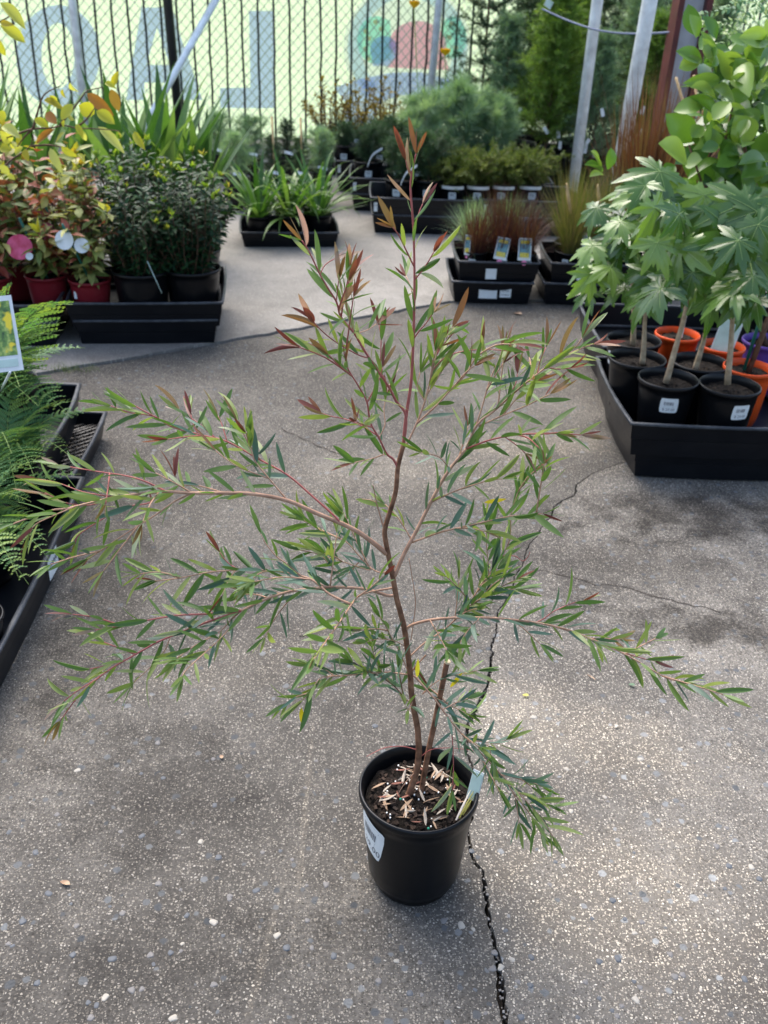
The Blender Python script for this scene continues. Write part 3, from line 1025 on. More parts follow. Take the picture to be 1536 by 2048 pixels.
BR = {}
LEAVES = []          # (pos, dir, normal, length, width, class, size)
rb_ = random.Random(21)
def col_class(zrel, tipness, base):
    """0 old, 1 fresh, 2 bronze"""
    a = base + .75 * tipness + rb_.gauss(0, .12)
    return 0 if a < .60 else (1 if a < 1.30 else 2)
def add_leaf(p, d, nrm, L, cls):
    W = L * rb_.uniform(.12, .165)
    LEAVES.append((p, d, nrm, L, W, cls))
def foliate(path, t0, base, dens, L0, tip=True, zoff=0):
    """leaves spiralling along a 3D path"""
    tot = sum((b - a).length for a, b in zip(path[:-1], path[1:]))
    if tot < .005:
        return
    acc, ang = 0.0, rb_.random() * 6
    nxt = t0 * tot
    for a, b in zip(path[:-1], path[1:]):
        seg = (b - a).length
        d = (b - a).normalized() if seg > 1e-6 else V((0, 0, 1))
        while nxt <= acc + seg:
            u = (nxt - acc) / seg if seg > 0 else 0
            p = a.lerp(b, u)
            T = nxt / tot
            x = perp(d, V((.2, .3, 1)))
            y = d.cross(x)
            side = x * math.cos(ang) + y * math.sin(ang)
            spread = rb_.uniform(.55, 1.15) * (1 - .35 * T)
            ld = (d * math.cos(spread) + side * math.sin(spread) + V((0, 0, .10)) + V((rb_.gauss(0, .12), rb_.gauss(0, .12), rb_.gauss(0, .12)))).normalized()
            nn = V((rb_.gauss(0, .8), rb_.gauss(-.25, .8), rb_.gauss(.55, .6)))
            L = L0 * rb_.uniform(.62, 1.12) * (1 + .15 * T) * (1.06 if base > .5 else 1.0)
            add_leaf(p, ld, nn, L, col_class(p.z, T, base))
            ang += 2.4 + rb_.gauss(0, .3)
            nxt += dens * (.86 if base < .4 else 1.2) * rb_.uniform(.6, 1.5)
        acc += seg
    if tip:
        d = (path[-1] - path[-2]).normalized()
        for k in range(3):
            ld = (d + V((rb_.gauss(0, .22), rb_.gauss(0, .22), rb_.gauss(.05, .2)))).normalized()
            add_leaf(path[-1], ld, V((rb_.gauss(0, .8), rb_.gauss(-.3, .8), rb_.gauss(.5, .6))), L0 * rb_.uniform(.6, 1.0), col_class(0, 1.0 + .25 * rb_.random(), base))
def branch(key, pts, par=None, dy=0.0, r0=.003, r1=.0011, t0=.12, base=.3, dens=.0105, L0=.047, mat=None, leaf=True, twigs=0, y0=None, tip=True, name='branch'):
    """trace photo pixels; depth starts at the parent's depth and drifts by dy towards the tip"""
    if par is not None:
        best = min(BR[par], key=lambda q: (q[0] - pts[0][0]) ** 2 + (q[1] - pts[0][1]) ** 2)
        ys = best[2]
        start = px(best[0], best[1], ys)
    else:
        ys, start = y0, None
    n = len(pts)
    acc = [0.0]
    for a, b in zip(pts[:-1], pts[1:]):
        acc.append(acc[-1] + math.hypot(a[0] - b[0], a[1] - b[1]))
    path, rec = [], []
    for (u, v), s in zip(pts, acc):
        t = s / acc[-1]
        Y = ys + dy * t
        path.append(px(u, v, Y))
        rec.append((u, v, Y))
    if start is not None and (start - path[0]).length > .004:
        path.insert(0, start)
    # denser record for children
    full = []
    for a, b in zip(rec[:-1], rec[1:]):
        for k in range(8):
            f = k / 8
            full.append(tuple(a[i] + (b[i] - a[i]) * f for i in range(3)))
    full.append(rec[-1])
    BR[key] = full
    sp = smooth_path(path, 4)
    k = len(sp)
    rr = [(r0 + (r1 - r0) * (i / (k - 1)) ** .8) * (.95 if r0 > .004 else .8) for i in range(k)]
    m = MB()
    m.tube([p - O for p in sp], rr, 7 if r0 > .002 else 5)
    if mat is None:
        mat = 'twig_tan'
    m.build(name, mat, bb, True)
    if leaf:
        foliate(sp, t0, base, dens, L0, tip)
    for i in range(twigs):
        t = rb_.uniform(.25, .95)
        q = sp[int(t * (k - 1))]
        d = (sp[min(k - 1, int(t * (k - 1)) + 1)] - sp[max(0, int(t * (k - 1)) - 1)]).normalized()
        dd = (d * .8 + V((rb_.gauss(0, .6), rb_.gauss(0, .6), rb_.gauss(.12, .35)))).normalized()
        L = rb_.uniform(.035, .085)
        e1 = q + dd * L * .5 + V((0, 0, .004))
        e2 = q + dd * L + V((0, 0, rb_.uniform(-.006, .012)))
        tp = smooth_path([q, e1, e2], 3)
        m = MB()
        m.tube([p - O for p in tp], [.0013 - .0006 * j / (len(tp) - 1) for j in range(len(tp))], 5)
        m.build('twig', mat, bb, True)
        foliate(tp, .2, base + .08, dens * .85, L0 * .9)
TR = [(816, 1594), (826, 1565), (834, 1538), (838, 1505), (837, 1480), (835, 1455), (829, 1424), (823, 1385), (821, 1352), (815, 1300), (809, 1258), (801, 1225), (793, 1195), (786, 1155), (779, 1120), (772, 1085), (770, 1059), (781, 1020), (792, 981), (796, 934), (807, 890), (812, 835), (822, 768), (826, 700), (828, 640), (829, 556), (827, 458), (821, 376), (826, 338), (832, 308)]
yb = pg(816, 1594, SOILZ).y
branch('T', TR[:21], None, .035, .0062, .0034, leaf=False, y0=yb, mat='bark_brown', name='trunk')
branch('T2', TR[20:], 'T', .03, .0032, .0012, .30, .62, .016, .045, 'twig_red', name='trunk')
branch('stub', [(841, 1588), (845, 1570), (857, 1502), (868, 1452), (881, 1389), (894, 1325)], None, .01, .0052, .0046, leaf=False, y0=pg(841, 1588, SOILZ).y, mat='bark_brown', name='cut_stem')
p_ = px(894, 1325, pg(841, 1588, SOILZ).y + .01)
m = MB()
m.tube([p_ - O, p_ - O + V((0.001, 0, .0035))], [.0049, .0047], 10)
m.build('cut_end', 'cut_wood', bb)
# left side
branch('A', [(773, 1107), (740, 1080), (701, 1055), (630, 1025), (575, 1001), (508, 988), (449, 986), (384, 986), (332, 983), (280, 988), (221, 996), (137, 1016), (98, 1022), (20, 1050)], 'T', -.10, .0042, .0011, .40, .30, .012, twigs=2)
branch('A1', [(332, 983), (293, 964), (254, 952), (182, 941), (118, 930)], 'A', .05, .0018, .0009, .1, .45, .012, mat='twig_red', twigs=1)
branch('A2', [(384, 986), (350, 1002), (312, 1029), (241, 1074), (208, 1097), (175, 1118)], 'A', -.06, .0019, .0009, .15, .42, .012, mat='twig_tan', twigs=2)
branch('A3', [(240, 995), (200, 990), (163, 983), (114, 965), (75, 958)], 'A', .04, .0014, .0008, .1, .5, .012, mat='twig_red')
branch('A4', [(449, 986), (400, 972), (355, 968), (350, 955)], 'A', .06, .0013, .0008, .3, .4, .012)
branch('A5', [(300, 1005), (262, 1012), (228, 1025), (163, 1065), (150, 1085)], 'A', -.03, .0013, .0008, .15, .45, .012, mat='twig_red')
branch('A6', [(150, 1013), (110, 1030), (72, 1048), (60, 1066)], 'A', -.03, .0012, .0008, .1, .5, .011)
branch('A7', [(221, 996), (180, 1010), (130, 1005), (90, 985)], 'A', .03, .0012, .0008, .1, .5, .011, mat='twig_red')
branch('B', [(674, 1037), (623, 991), (575, 950), (521, 920), (454, 883), (407, 871), (342, 853), (309, 833), (260, 825), (222, 812)], 'A', .10, .0022, .0009, .25, .32, .0115, mat='twig_red', twigs=3)
branch('B1', [(575, 1001), (538, 957), (512, 925), (504, 905), (487, 866), (474, 840)], 'A', .04, .0018, .0009, .2, .38, .011)
branch('B2', [(538, 957), (484, 937), (455, 920), (432, 902)], 'B1', .03, .0013, .0008, .1, .36, .010)
branch('B3', [(454, 883), (444, 850), (436, 832)], 'B', .03, .0011, .0008, .2, .45, .010, mat='twig_red')
branch('B4', [(395, 866), (387, 850), (382, 830)], 'B', .02, .0011, .0008, .2, .5, .010, mat='twig_red')
branch('B5', [(521, 920), (500, 890), (492, 865)], 'B', -.03, .0011, .0008, .2, .4, .010)
branch('C', [(775, 1191), (740, 1180), (711, 1176), (660, 1174), (626, 1177), (575, 1184), (525, 1201), (482, 1222)], 'T', -.10, .0031, .0022, .25, .16, .012, twigs=3)
branch('C1', [(482, 1221), (412, 1228), (352, 1231), (271, 1245), (218, 1256), (190, 1260)], 'C', -.04, .0019, .0009, .08, .36, .0125, mat='twig_red', twigs=1)
branch('C2', [(482, 1222), (412, 1245), (324, 1280), (290, 1298), (253, 1319), (225, 1335), (190, 1360), (160, 1378), (128, 1402)], 'C', -.08, .0021, .0009, .1, .36, .012, mat='twig_red', twigs=2)
branch('C3', [(470, 1230), (440, 1263), (390, 1291), (352, 1318)], 'C', -.08, .0015, .0008, .15, .30, .011)
branch('C4', [(465, 1238), (457, 1259), (426, 1291), (376, 1336), (365, 1352)], 'C', -.12, .0014, .0008, .15, .32, .011)
branch('C5', [(340, 1276), (327, 1305), (300, 1335), (268, 1365)], 'C2', -.03, .0013, .0008, .1, .42, .011)
branch('C6', [(253, 1319), (215, 1330), (180, 1338)], 'C2', .02, .0011, .0008, .1, .5, .011, mat='twig_red')
branch('C7', [(560, 1186), (520, 1185), (480, 1180), (455, 1172)], 'C', .05, .0013, .0008, .1, .22, .010)
branch('C8', [(600, 1181), (570, 1210), (545, 1245), (530, 1275)], 'C', .02, .0012, .0008, .1, .16, .010)
branch('E', [(760, 1180), (735, 1185), (715, 1194), (703, 1209), (680, 1243), (666, 1263), (643, 1295), (628, 1318)], 'T', -.34, .0022, .0010, .2, .36, .014, .050, twigs=1)
branch('D', [(703, 1209), (660, 1189), (629, 1163), (603, 1152), (560, 1143), (517, 1140), (429, 1143), (359, 1156), (310, 1162)], 'E', .06, .0023, .0009, .12, .28, .012, mat='twig_tan', twigs=3)
branch('D2', [(603, 1152), (571, 1126), (552, 1112), (530, 1085), (522, 1068)], 'D', .02, .0015, .0008, .15, .42, .011)
branch('D3', [(480, 1141), (455, 1125), (440, 1105)], 'D', .02, .0011, .0008, .1, .45, .010, mat='twig_red')
branch('D4', [(470, 1141), (455, 1165), (445, 1190)], 'D', -.02, .0011, .0008, .1, .3, .010)
branch('F', [(760, 1145), (738, 1133), (715, 1108), (690, 1082), (643, 1062), (608, 1040)], 'T', .07, .0016, .0008, .15, .14, .0095, twigs=2)
branch('F2', [(738, 1140), (714, 1133), (684, 1123), (650, 1112), (625, 1100)], 'F', .02, .0012, .0008, .1, .16, .0095, twigs=1)
branch('F3', [(690, 1150), (660, 1130), (640, 1110), (600, 1100)], 'F', .03, .0012, .0008, .1, .16, .0095)
branch('G', [(769, 1062), (760, 1030), (753, 1005), (746, 970)], 'T', -.01, .0017, .0008, leaf=False, mat='twig_tan')
branch('G2', [(753, 1005), (740, 1000), (724, 998)], 'G', 0, .001, .0007, leaf=False)
branch('H', [(795, 934), (786, 918), (773, 907), (758, 876), (741, 846), (734, 805), (718, 774), (700, 745), (692, 728)], 'T', -.06, .0024, .0010, .2, .55, .012, mat='twig_red', twigs=3)
branch('H2', [(755, 871), (718, 849), (690, 838), (660, 832), (643, 826)], 'H', .03, .0013, .0008, .15, .6, .012, mat='twig_red')
branch('H3', [(773, 907), (745, 917), (718, 923), (705, 927)], 'H', -.05, .0013, .0008, .1, .45, .010)
branch('H4', [(734, 805), (748, 780), (760, 755), (765, 735)], 'H', .02, .0013, .0008, .1, .62, .011, mat='twig_red')
branch('H5', [(758, 876), (770, 850), (768, 820), (773, 790)], 'H', .04, .0012, .0008, .1, .5, .010)
branch('I', [(812, 832), (792, 802), (777, 773), (751, 735), (725, 695), (708, 666), (682, 634), (673, 604), (655, 575), (640, 549), (620, 507), (604, 481)], 'T', -.04, .0026, .0011, .2, .60, .0135, mat='twig_red', twigs=2)
branch('I2', [(708, 666), (700, 640), (695, 621), (690, 590)], 'I', .02, .0013, .0008, .2, .66, .012, mat='twig_red')
branch('I3', [(738, 716), (715, 709), (669, 682), (640, 658), (625, 640)], 'I', -.05, .0013, .0008, .15, .6, .012, mat='twig_red', twigs=1)
branch('I4', [(777, 773), (762, 740), (762, 700), (762, 676), (758, 650)], 'I', .04, .0013, .0008, .2, .58, .012, mat='twig_red')
branch('I5', [(673, 600), (675, 580), (677, 562)], 'I', 0, .001, .0008, .3, .66, .012, mat='twig_red')
branch('I6', [(640, 549), (650, 530), (668, 518)], 'I', .02, .001, .0008, .3, .66, .012, mat='twig_red')
branch('I7', [(708, 668), (735, 660), (752, 648)], 'I', .03, .001, .0008, .2, .58, .011)
branch('T_1', [(828, 533), (812, 500), (798, 471), (786, 455)], 'T2', -.03, .0015, .0009, .25, .66, .016, mat='twig_red')
branch('T_2', [(830, 559), (843, 543), (855, 526), (867, 505)], 'T2', -.02, .0015, .0009, .25, .66, .016, mat='twig_red')
branch('T_3', [(827, 595), (820, 570), (812, 552)], 'T2', .03, .0011, .0008, .2, .6, .011)
branch('T_4', [(829, 676), (840, 660), (852, 647), (866, 626)], 'T2', -.02, .0013, .0008, .25, .6, .012, mat='twig_red')
branch('T_5', [(828, 458), (838, 425), (845, 408)], 'T2', .02, .0011, .0008, .3, .66, .014, mat='twig_red')
branch('T_6', [(824, 350), (815, 335), (812, 322)], 'T2', 0, .0009, .0007, .3, .7, .012, mat='twig_red')
# right side
branch('J', [(808, 895), (818, 880), (835, 843), (850, 802), (862, 755), (873, 708), (878, 690)], 'T', .06, .0022, .0010, .2, .45, .011, mat='twig_tan', twigs=3)
branch('J2', [(835, 846), (876, 808), (908, 772), (929, 752), (950, 718), (960, 702)], 'J', -.03, .0019, .0009, .1, .5, .0115, mat='twig_tan', twigs=2)
branch('J3', [(862, 745), (890, 715), (930, 702), (975, 699), (1015, 702)], 'J', .05, .0013, .0008, .15, .58, .013, mat='twig_red')
branch('J4', [(850, 802), (835, 775), (840, 745)], 'J', .02, .0011, .0008, .1, .4, .010)
branch('J5', [(873, 710), (882, 695), (893, 682)], 'J', 0, .0012, .0009, .1, .75, .007, .034, mat='twig_red')
branch('K', [(789, 1152), (809, 1106), (829, 1069), (860, 1008), (883, 964), (900, 938), (917, 916), (932, 898)], 'T', .05, .0040, .0024, .3, .18, .013, twigs=2, mat='twig_tan')
branch('K1', [(932, 898), (955, 849), (988, 822), (1020, 793), (1058, 761), (1093, 734), (1119, 717), (1152, 693), (1164, 676)], 'K', .03, .0023, .0010, .1, .52, .0115, mat='twig_tan', twigs=4)
branch('K1a', [(1075, 747), (1081, 720), (1092, 695)], 'K1', .03, .0012, .0008, .2, .6, .011, mat='twig_red')
branch('K1b', [(950, 858), (964, 815), (976, 772), (984, 750), (999, 717), (1004, 698)], 'K1', .05, .0017, .0009, .1, .52, .011, mat='twig_tan', twigs=1)
branch('K1c', [(1093, 734), (1115, 738), (1140, 736)], 'K1', -.03, .0011, .0008, .1, .65, .011, mat='twig_red')
branch('K1d', [(1010, 803), (1030, 770), (1035, 748)], 'K1', .03, .0011, .0008, .1, .55, .010, mat='twig_red')
branch('K2', [(932, 898), (976, 881), (1017, 872), (1052, 868), (1090, 868), (1115, 865)], 'K', -.06, .0018, .0009, .12, .48, .0115, mat='twig_red', twigs=2)
branch('K2a', [(1010, 874), (1030, 888), (1050, 906)], 'K2', -.02, .0011, .0008, .1, .5, .011, mat='twig_red')
branch('K3', [(958, 852), (1005, 831), (1049, 813), (1080, 798), (1100, 788)], 'K1', -.03, .0015, .0008, .12, .55, .012, mat='twig_tan', twigs=1)
branch('K4', [(864, 1004), (908, 983), (946, 970), (982, 960), (1005, 958)], 'K', -.05, .0016, .0008, .15, .16, .0105, mat='twig_tan')
branch('K5', [(823, 1085), (879, 1065), (911, 1057), (964, 1045), (1017, 1033), (1055, 1030), (1085, 1027)], 'K', -.08, .0019, .0009, .12, .26, .011, mat='twig_tan', twigs=2)
branch('K6', [(985, 1200), (978, 1150), (976, 1120), (973, 1089), (973, 1060)], None, .02, .0014, .0008, .15, .26, .0095, y0=1.26, mat='twig_tan')
branch('K7', [(960, 1180), (988, 1136), (1011, 1100), (1021, 1071), (1022, 1030), (1032, 995), (1040, 975)], 'K6', .01, .0016, .0008, .1, .36, .011, mat='twig_tan', twigs=1)
branch('K8', [(1005, 1112), (1030, 1112), (1045, 1122), (1055, 1115), (1060, 1104)], 'K7', -.02, .0010, .0006, leaf=False, mat='twig_red')
branch('K9', [(900, 938), (880, 915), (858, 908), (842, 905)], 'K', -.04, .0012, .0008, .1, .2, .010)
branch('L', [(810, 1260), (826, 1249), (861, 1240), (901, 1236), (950, 1235), (1002, 1237), (1083, 1247), (1143, 1263), (1204, 1287), (1264, 1316), (1325, 1352), (1350, 1362)], 'T', -.10, .0031, .0011, .22, .22, .0125, mat='twig_tan', twigs=3)
branch('L1', [(1070, 1246), (1090, 1236), (1107, 1223), (1143, 1207), (1165, 1202)], 'L', .03, .0012, .0008, .15, .45, .011, mat='twig_red')
branch('L2', [(1022, 1241), (1045, 1255), (1062, 1271), (1080, 1288)], 'L', -.03, .0012, .0008, .1, .22, .010)
branch('L3', [(1180, 1277), (1215, 1278), (1240, 1280)], 'L', .03, .0012, .0008, .1, .45, .010, mat='twig_red')
branch('L4', [(960, 1235), (935, 1262), (920, 1285)], 'L', -.05, .0012, .0008, .1, .1, .009)
branch('L5', [(1240, 1304), (1290, 1318), (1310, 1322)], 'L', .03, .0012, .0008, .1, .45, .011, mat='twig_red')
branch('M', [(818, 1315), (850, 1285), (889, 1259), (925, 1223), (945, 1198), (961, 1170), (980, 1150), (994, 1138)], 'T', .06, .0019, .0009, .2, .16, .0095, mat='twig_tan', twigs=4)
branch('M2', [(925, 1223), (960, 1200), (1002, 1182), (1030, 1178)], 'M', .02, .0013, .0008, .1, .18, .0095, mat='twig_tan', twigs=2)
branch('M3', [(909, 1240), (913, 1210), (915, 1189), (918, 1160)], 'M', .03, .0012, .0008, .15, .15, .0095)
branch('M4', [(860, 1240), (880, 1275), (893, 1300)], 'L', -.10, .0013, .0008, .25, .10, .0075)
branch('N', [(816, 1349), (780, 1345), (746, 1346), (680, 1352), (643, 1355), (623, 1381), (606, 1400)], 'T', -.12, .0019, .0009, .15, .16, .011, mat='twig_tan', twigs=3)
branch('N2', [(814, 1401), (800, 1385), (781, 1366), (732, 1338), (705, 1325)], 'T', -.05, .0016, .0008, .2, .14, .010, mat='bark_brown', twigs=2)
branch('N3', [(814, 1338), (800, 1305), (783, 1275), (770, 1250), (760, 1235)], 'T', -.05, .0014, .0008, .2, .18, .011, mat='twig_tan', twigs=1)
branch('N4', [(809, 1292), (790, 1282), (760, 1278), (735, 1283)], 'T', -.10, .0012, .0007, .2, .25, .012, mat='twig_tan')
branch('N5', [(781, 1366), (765, 1345), (752, 1322), (745, 1295)], 'N2', -.02, .0012, .0008, .1, .2, .010)
branch('N6', [(826, 1400), (818, 1420), (810, 1410)], 'T', -.04, .0010, .0008, .3, .2, .010)
branch('Oo', [(828, 1352), (840, 1364), (869, 1398), (901, 1441), (930, 1475), (961, 1505), (1022, 1570), (1075, 1627), (1105, 1672)], 'T', -.12, .0025, .0010, .2, .10, .0105, mat='twig_tan', twigs=4)
branch('O1', [(901, 1443), (905, 1480), (907, 1534), (905, 1580)], 'Oo', -.04, .0014, .0008, .15, .12, .011, mat='twig_red')
branch('O2', [(1002, 1549), (1030, 1555), (1058, 1562), (1085, 1574)], 'Oo', .02, .0014, .0008, .15, .10, .0095, mat='twig_tan', twigs=1)
branch('O3', [(990, 1537), (1010, 1560), (1030, 1594), (1036, 1630), (1038, 1645)], 'Oo', -.03, .0014, .0008, .15, .10, .0095, mat='twig_tan', twigs=1)
branch('O4', [(940, 1484), (953, 1482), (994, 1487), (1012, 1480)], 'Oo', .02, .0012, .0008, .2, .10, .0095)
branch('O5', [(955, 1500), (975, 1490), (985, 1520)], 'Oo', -.02, .0012, .0008, .1, .10, .0095)
branch('P', [(845, 1388), (858, 1375), (889, 1355), (932, 1346), (955, 1341)], 'Oo', .04, .0013, .0008, .15, .22, .010, mat='twig_tan')
branch('Q', [(862, 1392), (890, 1405), (915, 1418), (938, 1430)], 'Oo', .03, .0013, .0008, .15, .10, .009, mat='twig_tan', twigs=1)
branch('U', [(835, 1500), (805, 1493), (772, 1495), (750, 1504), (733, 1513)], 'T', -.05, .0012, .0006, leaf=False, mat='twig_red')
branch('U2', [(843, 1512), (863, 1499), (900, 1496), (947, 1501)], 'T', -.02, .0012, .0006, leaf=False, mat='twig_red')
branch('U3', [(835, 1540), (815, 1560), (798, 1585), (790, 1604)], 'T', -.02, .0011, .0006, leaf=False, mat='twig_tan')
branch('W', [(818, 1117), (826, 1166), (831, 1206), (826, 1250), (822, 1280)], None, 0.0, .0008, .0010, leaf=False, y0=1.23, mat='twig_tan')
branch('W2', [(822, 1345), (838, 1325), (852, 1310)], 'T', .02, .0016, .0013, leaf=False, mat='bark_brown')

# unit leaves: several shapes for each age of leaf
LM = {}
for cls, mt in enumerate(('leaf_old', 'leaf_fresh', 'leaf_bronze')):
    for k in range(7):
        m = MB()
        m.leaf(V((0, 0, 0)), V((0, 1, 0)), V((0, 0, 1)), 1, 1, rb_.uniform(-.06, .30), rb_.uniform(.0, .25), 8, tint=k / 6, shape='ellip')
        # side bend
        bend = rb_.uniform(-.5, .5)
        m.v = [(x + bend * y * y, y, z * (1 if abs(x) < 1e-6 else 1)) for x, y, z in m.v]
        LM[(cls, k)] = m.mesh('leaf', mt, True)
order = sorted(range(len(LEAVES)), key=lambda i: -LEAVES[i][3] * (1.35 - .25 * (LEAVES[i][0].y)))
big = set(order[:300])
rest = [MB(), MB(), MB()]
for i, (p, d, nrm, L, W, cls) in enumerate(LEAVES):
    if p.z < .02:
        continue
    if i in big:
        put('leaf', LM[(cls, rb_.randrange(7))], bb, basis(p - O, d, nrm, W, L, L))
    else:
        rest[cls].leaf(p - O, d, nrm, L, W, rb_.uniform(-.06, .3), rb_.uniform(0, .25), 7, shape='ellip')
for cls, mt in enumerate(('leaf_old', 'leaf_fresh', 'leaf_bronze')):
    rest[cls].build('foliage', mt, bb, True, 'stuff')
# a few yellowing leaves
for (u, v, Y, d) in ((603, 1415, 1.07, (0, 0, -1)), (834, 1355, 1.18, (0, 0, 1)), (968, 1005, 1.28, (1, 0, .2)), (900, 1375, 1.2, (.6, 0, 1))):
    m = MB()
    m.leaf(V((0, 0, 0)), V((0, 1, 0)), V((0, 0, 1)), 1, .2, .1, .1, 6)
    put('leaf', m.mesh('leaf', 'leaf_yellow', True), bb, basis(px(u, v, Y) - O, V(d), V((0, -1, .3)), .034, .034, .034))
print('bottlebrush leaves', len(LEAVES))

# ------------------------------------------------------------------ fence with translucent banner
def fy(x):
    return 8.75 + .16 * x
FE = empty('chain_link_fence', (0, fy(0), 0), 'chain link fence threaded with black slats, pale green banner behind it', 'fence')
FO = V((0, fy(0), 0))
def fpx(u, v, off=0.0):
    d = ray(u, v)
    t = (8.75 + off) / (d.y - .16 * d.x)
    return V((d.x * t, d.y * t, CAMH + d.z * t))
fdir = V((1, .16, 0)).normalized()
fnor = V((.16, -1, 0)).normalized()
# wires
m = MB()
step, hh, wv = .075, 2.9, .0030
x0, x1 = -3.2, 3.4
nw = int((x1 - x0) / (step / 2))
wires = []
for i in range(int((x1 - x0 + hh * .9) / step) + 1):
    for s in (1, -1):
        xs = x0 + i * step - (hh * .9 if s == 1 else 0)
        a = V((xs, 0, .05))
        b = V((xs + s * hh * .9 if s == 1 else xs - hh * .9, 0, .05 + hh))
        if s == 1:
            p, q = V((xs, 0, .05)), V((xs + hh * .9, 0, .05 + hh))
        else:
            p, q = V((xs, 0, .05)), V((xs - hh * .9, 0, .05 + hh))
        # clip in x
        def clip(p, q):
            for lim, sg in ((x0, 1), (x1, -1)):
                for _ in (0, 1):
                    if (p.x - lim) * sg < 0 and (q.x - lim) * sg < 0:
                        return None
                    if (p.x - lim) * sg < 0:
                        p = p.lerp(q, (lim - p.x) / (q.x - p.x))
                    p, q = q, p
            return p, q
        r_ = clip(p, q)
        if r_ is None:
            continue
        p, q = r_
        if (q - p).length < .05:
            continue
        P = V((p.x, fy(p.x), p.z)) - FO + fnor * .012 * s * .3
        Q = V((q.x, fy(q.x), q.z)) - FO + fnor * .012 * s * .3
        m.tube([P, Q], wv, 4, cap=False)
m.build('chain_link_mesh', 'wire_grey', FE, kind='stuff')
# black slats woven through
rs = random.Random(5)
xx = -3.1
while xx < 3.3:
    m = MB()
    y = fy(xx)
    pts = []
    for k in range(22):
        z = .04 + 2.8 * k / 21
        pts.append(V((xx + rs.gauss(0, .0025), y, z)) - FO + fnor * (.010 * (1 if k % 2 else -1) + .02))
    vs, fs = [], []
    for p in pts:
        ww = .0085
        vs += [p - fdir * ww, p + fdir * ww, p + fdir * ww - fnor * .006, p - fdir * ww - fnor * .006]
    for k in range(21):
        for j in range(4):
            fs.append((k * 4 + j, k * 4 + (j + 1) % 4, k * 4 + 4 + (j + 1) % 4, k * 4 + 4 + j))
    m.add(vs, fs)
    m.build('slat', 'slat_black', FE)
    xx += .122 + rs.gauss(0, .002)
def fpost(u, v0, v1, r, mat, name, off=-.06, u1=None):
    a, b = fpx(u, v0, off), fpx(u1 if u1 is not None else u, v1, off)
    d = (b - a).normalized()
    if name == 'post':
        a2 = a - d * ((a.z - .0) / d.z)
        b2 = a + d * ((2.7 - a.z) / d.z)
    else:
        a2, b2 = a, b
    m = MB()
    m.tube([a2 - FO, b2 - FO], r, 14)
    return m.build(name, mat, FE, True)
fpost(165, 185, 0, .032, 'galvanised', 'post', u1=144)
fpost(860, 200, 0, .030, 'galvanised', 'post', u1=878)
fpost(352, 180, 0, .036, 'slat_black', 'post', u1=335)
a, b = fpx(325, 190, -.35), fpx(465, -60, -.1)
m = MB()
m.tube([a - FO + (a - b).normalized() * .9, b - FO], .028, 12)
m.build('brace', 'galvanised', FE, True)

# banner (its print reads mirrored: we see its back)
BN = empty('banner', (0, fy(0) + .08, 0), 'translucent pale green banner with blue lettering and a round emblem behind the fence', 'banner')
BO = V((0, fy(0) + .08, 0))
m = MB()
vs, fs = [], []
nx_, nz_ = 40, 8
for j in range(nz_ + 1):
    for i in range(nx_ + 1):
        x = -3.3 + 6.7 * i / nx_
        z = .06 + 2.75 * j / nz_
        vs.append(V((x, fy(x) + .08 + .012 * math.sin(x * 2.1 + z), z)) - BO)
for j in range(nz_):
    for i in range(nx_):
        a_ = j * (nx_ + 1) + i
        fs.append((a_, a_ + 1, a_ + nx_ + 2, a_ + nx_ + 1))
m.add(vs, fs)
m.build('cloth', 'banner_green', BN, True)
def bshape(name, polys, mat, layer=1):
    """flat print on the banner: polygons in photo pixels"""
    m = MB()
    for P in polys:
        vs = [fpx(u, v, .08 - .014 - .003 * layer) - BO for u, v in P]
        m.add(vs, [tuple(range(len(vs)))])
    o = m.build(name, mat, BN)
    bm = bmesh.new()
    bm.from_mesh(o.data)
    bmesh.ops.triangulate(bm, faces=bm.faces)
    bm.to_mesh(o.data)
    bm.free()
    return o
def arc(cx, cy, rx, ry, a0, a1, n=24):
    return [(cx + rx * math.cos(rad(a0 + (a1 - a0) * i / n)), cy + ry * math.sin(rad(a0 + (a1 - a0) * i / n))) for i in range(n + 1)]
def ringpoly(cx, cy, ro, ri, ryo, ryi, a0, a1, n=20):
    out = []
    for i in range(n):
        b0, b1 = a0 + (a1 - a0) * i / n, a0 + (a1 - a0) * (i + 1) / n
        out.append([arc(cx, cy, ro, ryo, b0, b0, 1)[0], arc(cx, cy, ro, ryo, b1, b1, 1)[0], arc(cx, cy, ri, ryi, b1, b1, 1)[0], arc(cx, cy, ri, ryi, b0, b0, 1)[0]])
    return out
bshape('letter', ringpoly(116, 112, 84, 33, 102, 66, 0, 360, 32), 'banner_blue')
bshape('letter', [[(283, 15), (345, 15), (357, 60), (340, 60), (314, 55), (290, 140), (288, 200), (252, 200)], [(314, 55), (340, 60), (357, 60), (405, 200), (360, 200), (352, 165)], [(291, 130), (345, 130), (352, 165), (286, 165)]], 'banner_blue')
bshape('letter', [[(498, 22), (546, 22), (549, 216), (440, 216), (440, 176), (501, 175)]], 'banner_blue')
bshape('emblem_disc', [arc(815, 95, 128, 132, 0, 360, 40)], 'banner_white')
bshape('emblem_ring', ringpoly(815, 95, 120, 92, 124, 100, 130, 410, 36), 'banner_pale_blue', 2)
bshape('emblem_leaf', [arc(752, 80, 38, 48, 60, 300, 20) + [(780, 40), (785, 118)]], 'banner_teal', 3)
bshape('emblem_leaf', [arc(905, 75, 28, 42, -140, 120, 20)], 'banner_teal', 3)
bshape('emblem_bloom', [arc(835, 92, 58, 50, 180, 360, 24) + [(890, 110), (898, 140), (775, 135), (792, 110)]], 'banner_red', 4)
bshape('emblem_figure', [arc(768, 100, 28, 28, 150, 390, 18) + [(778, 132), (746, 132)]], 'banner_blue', 5)
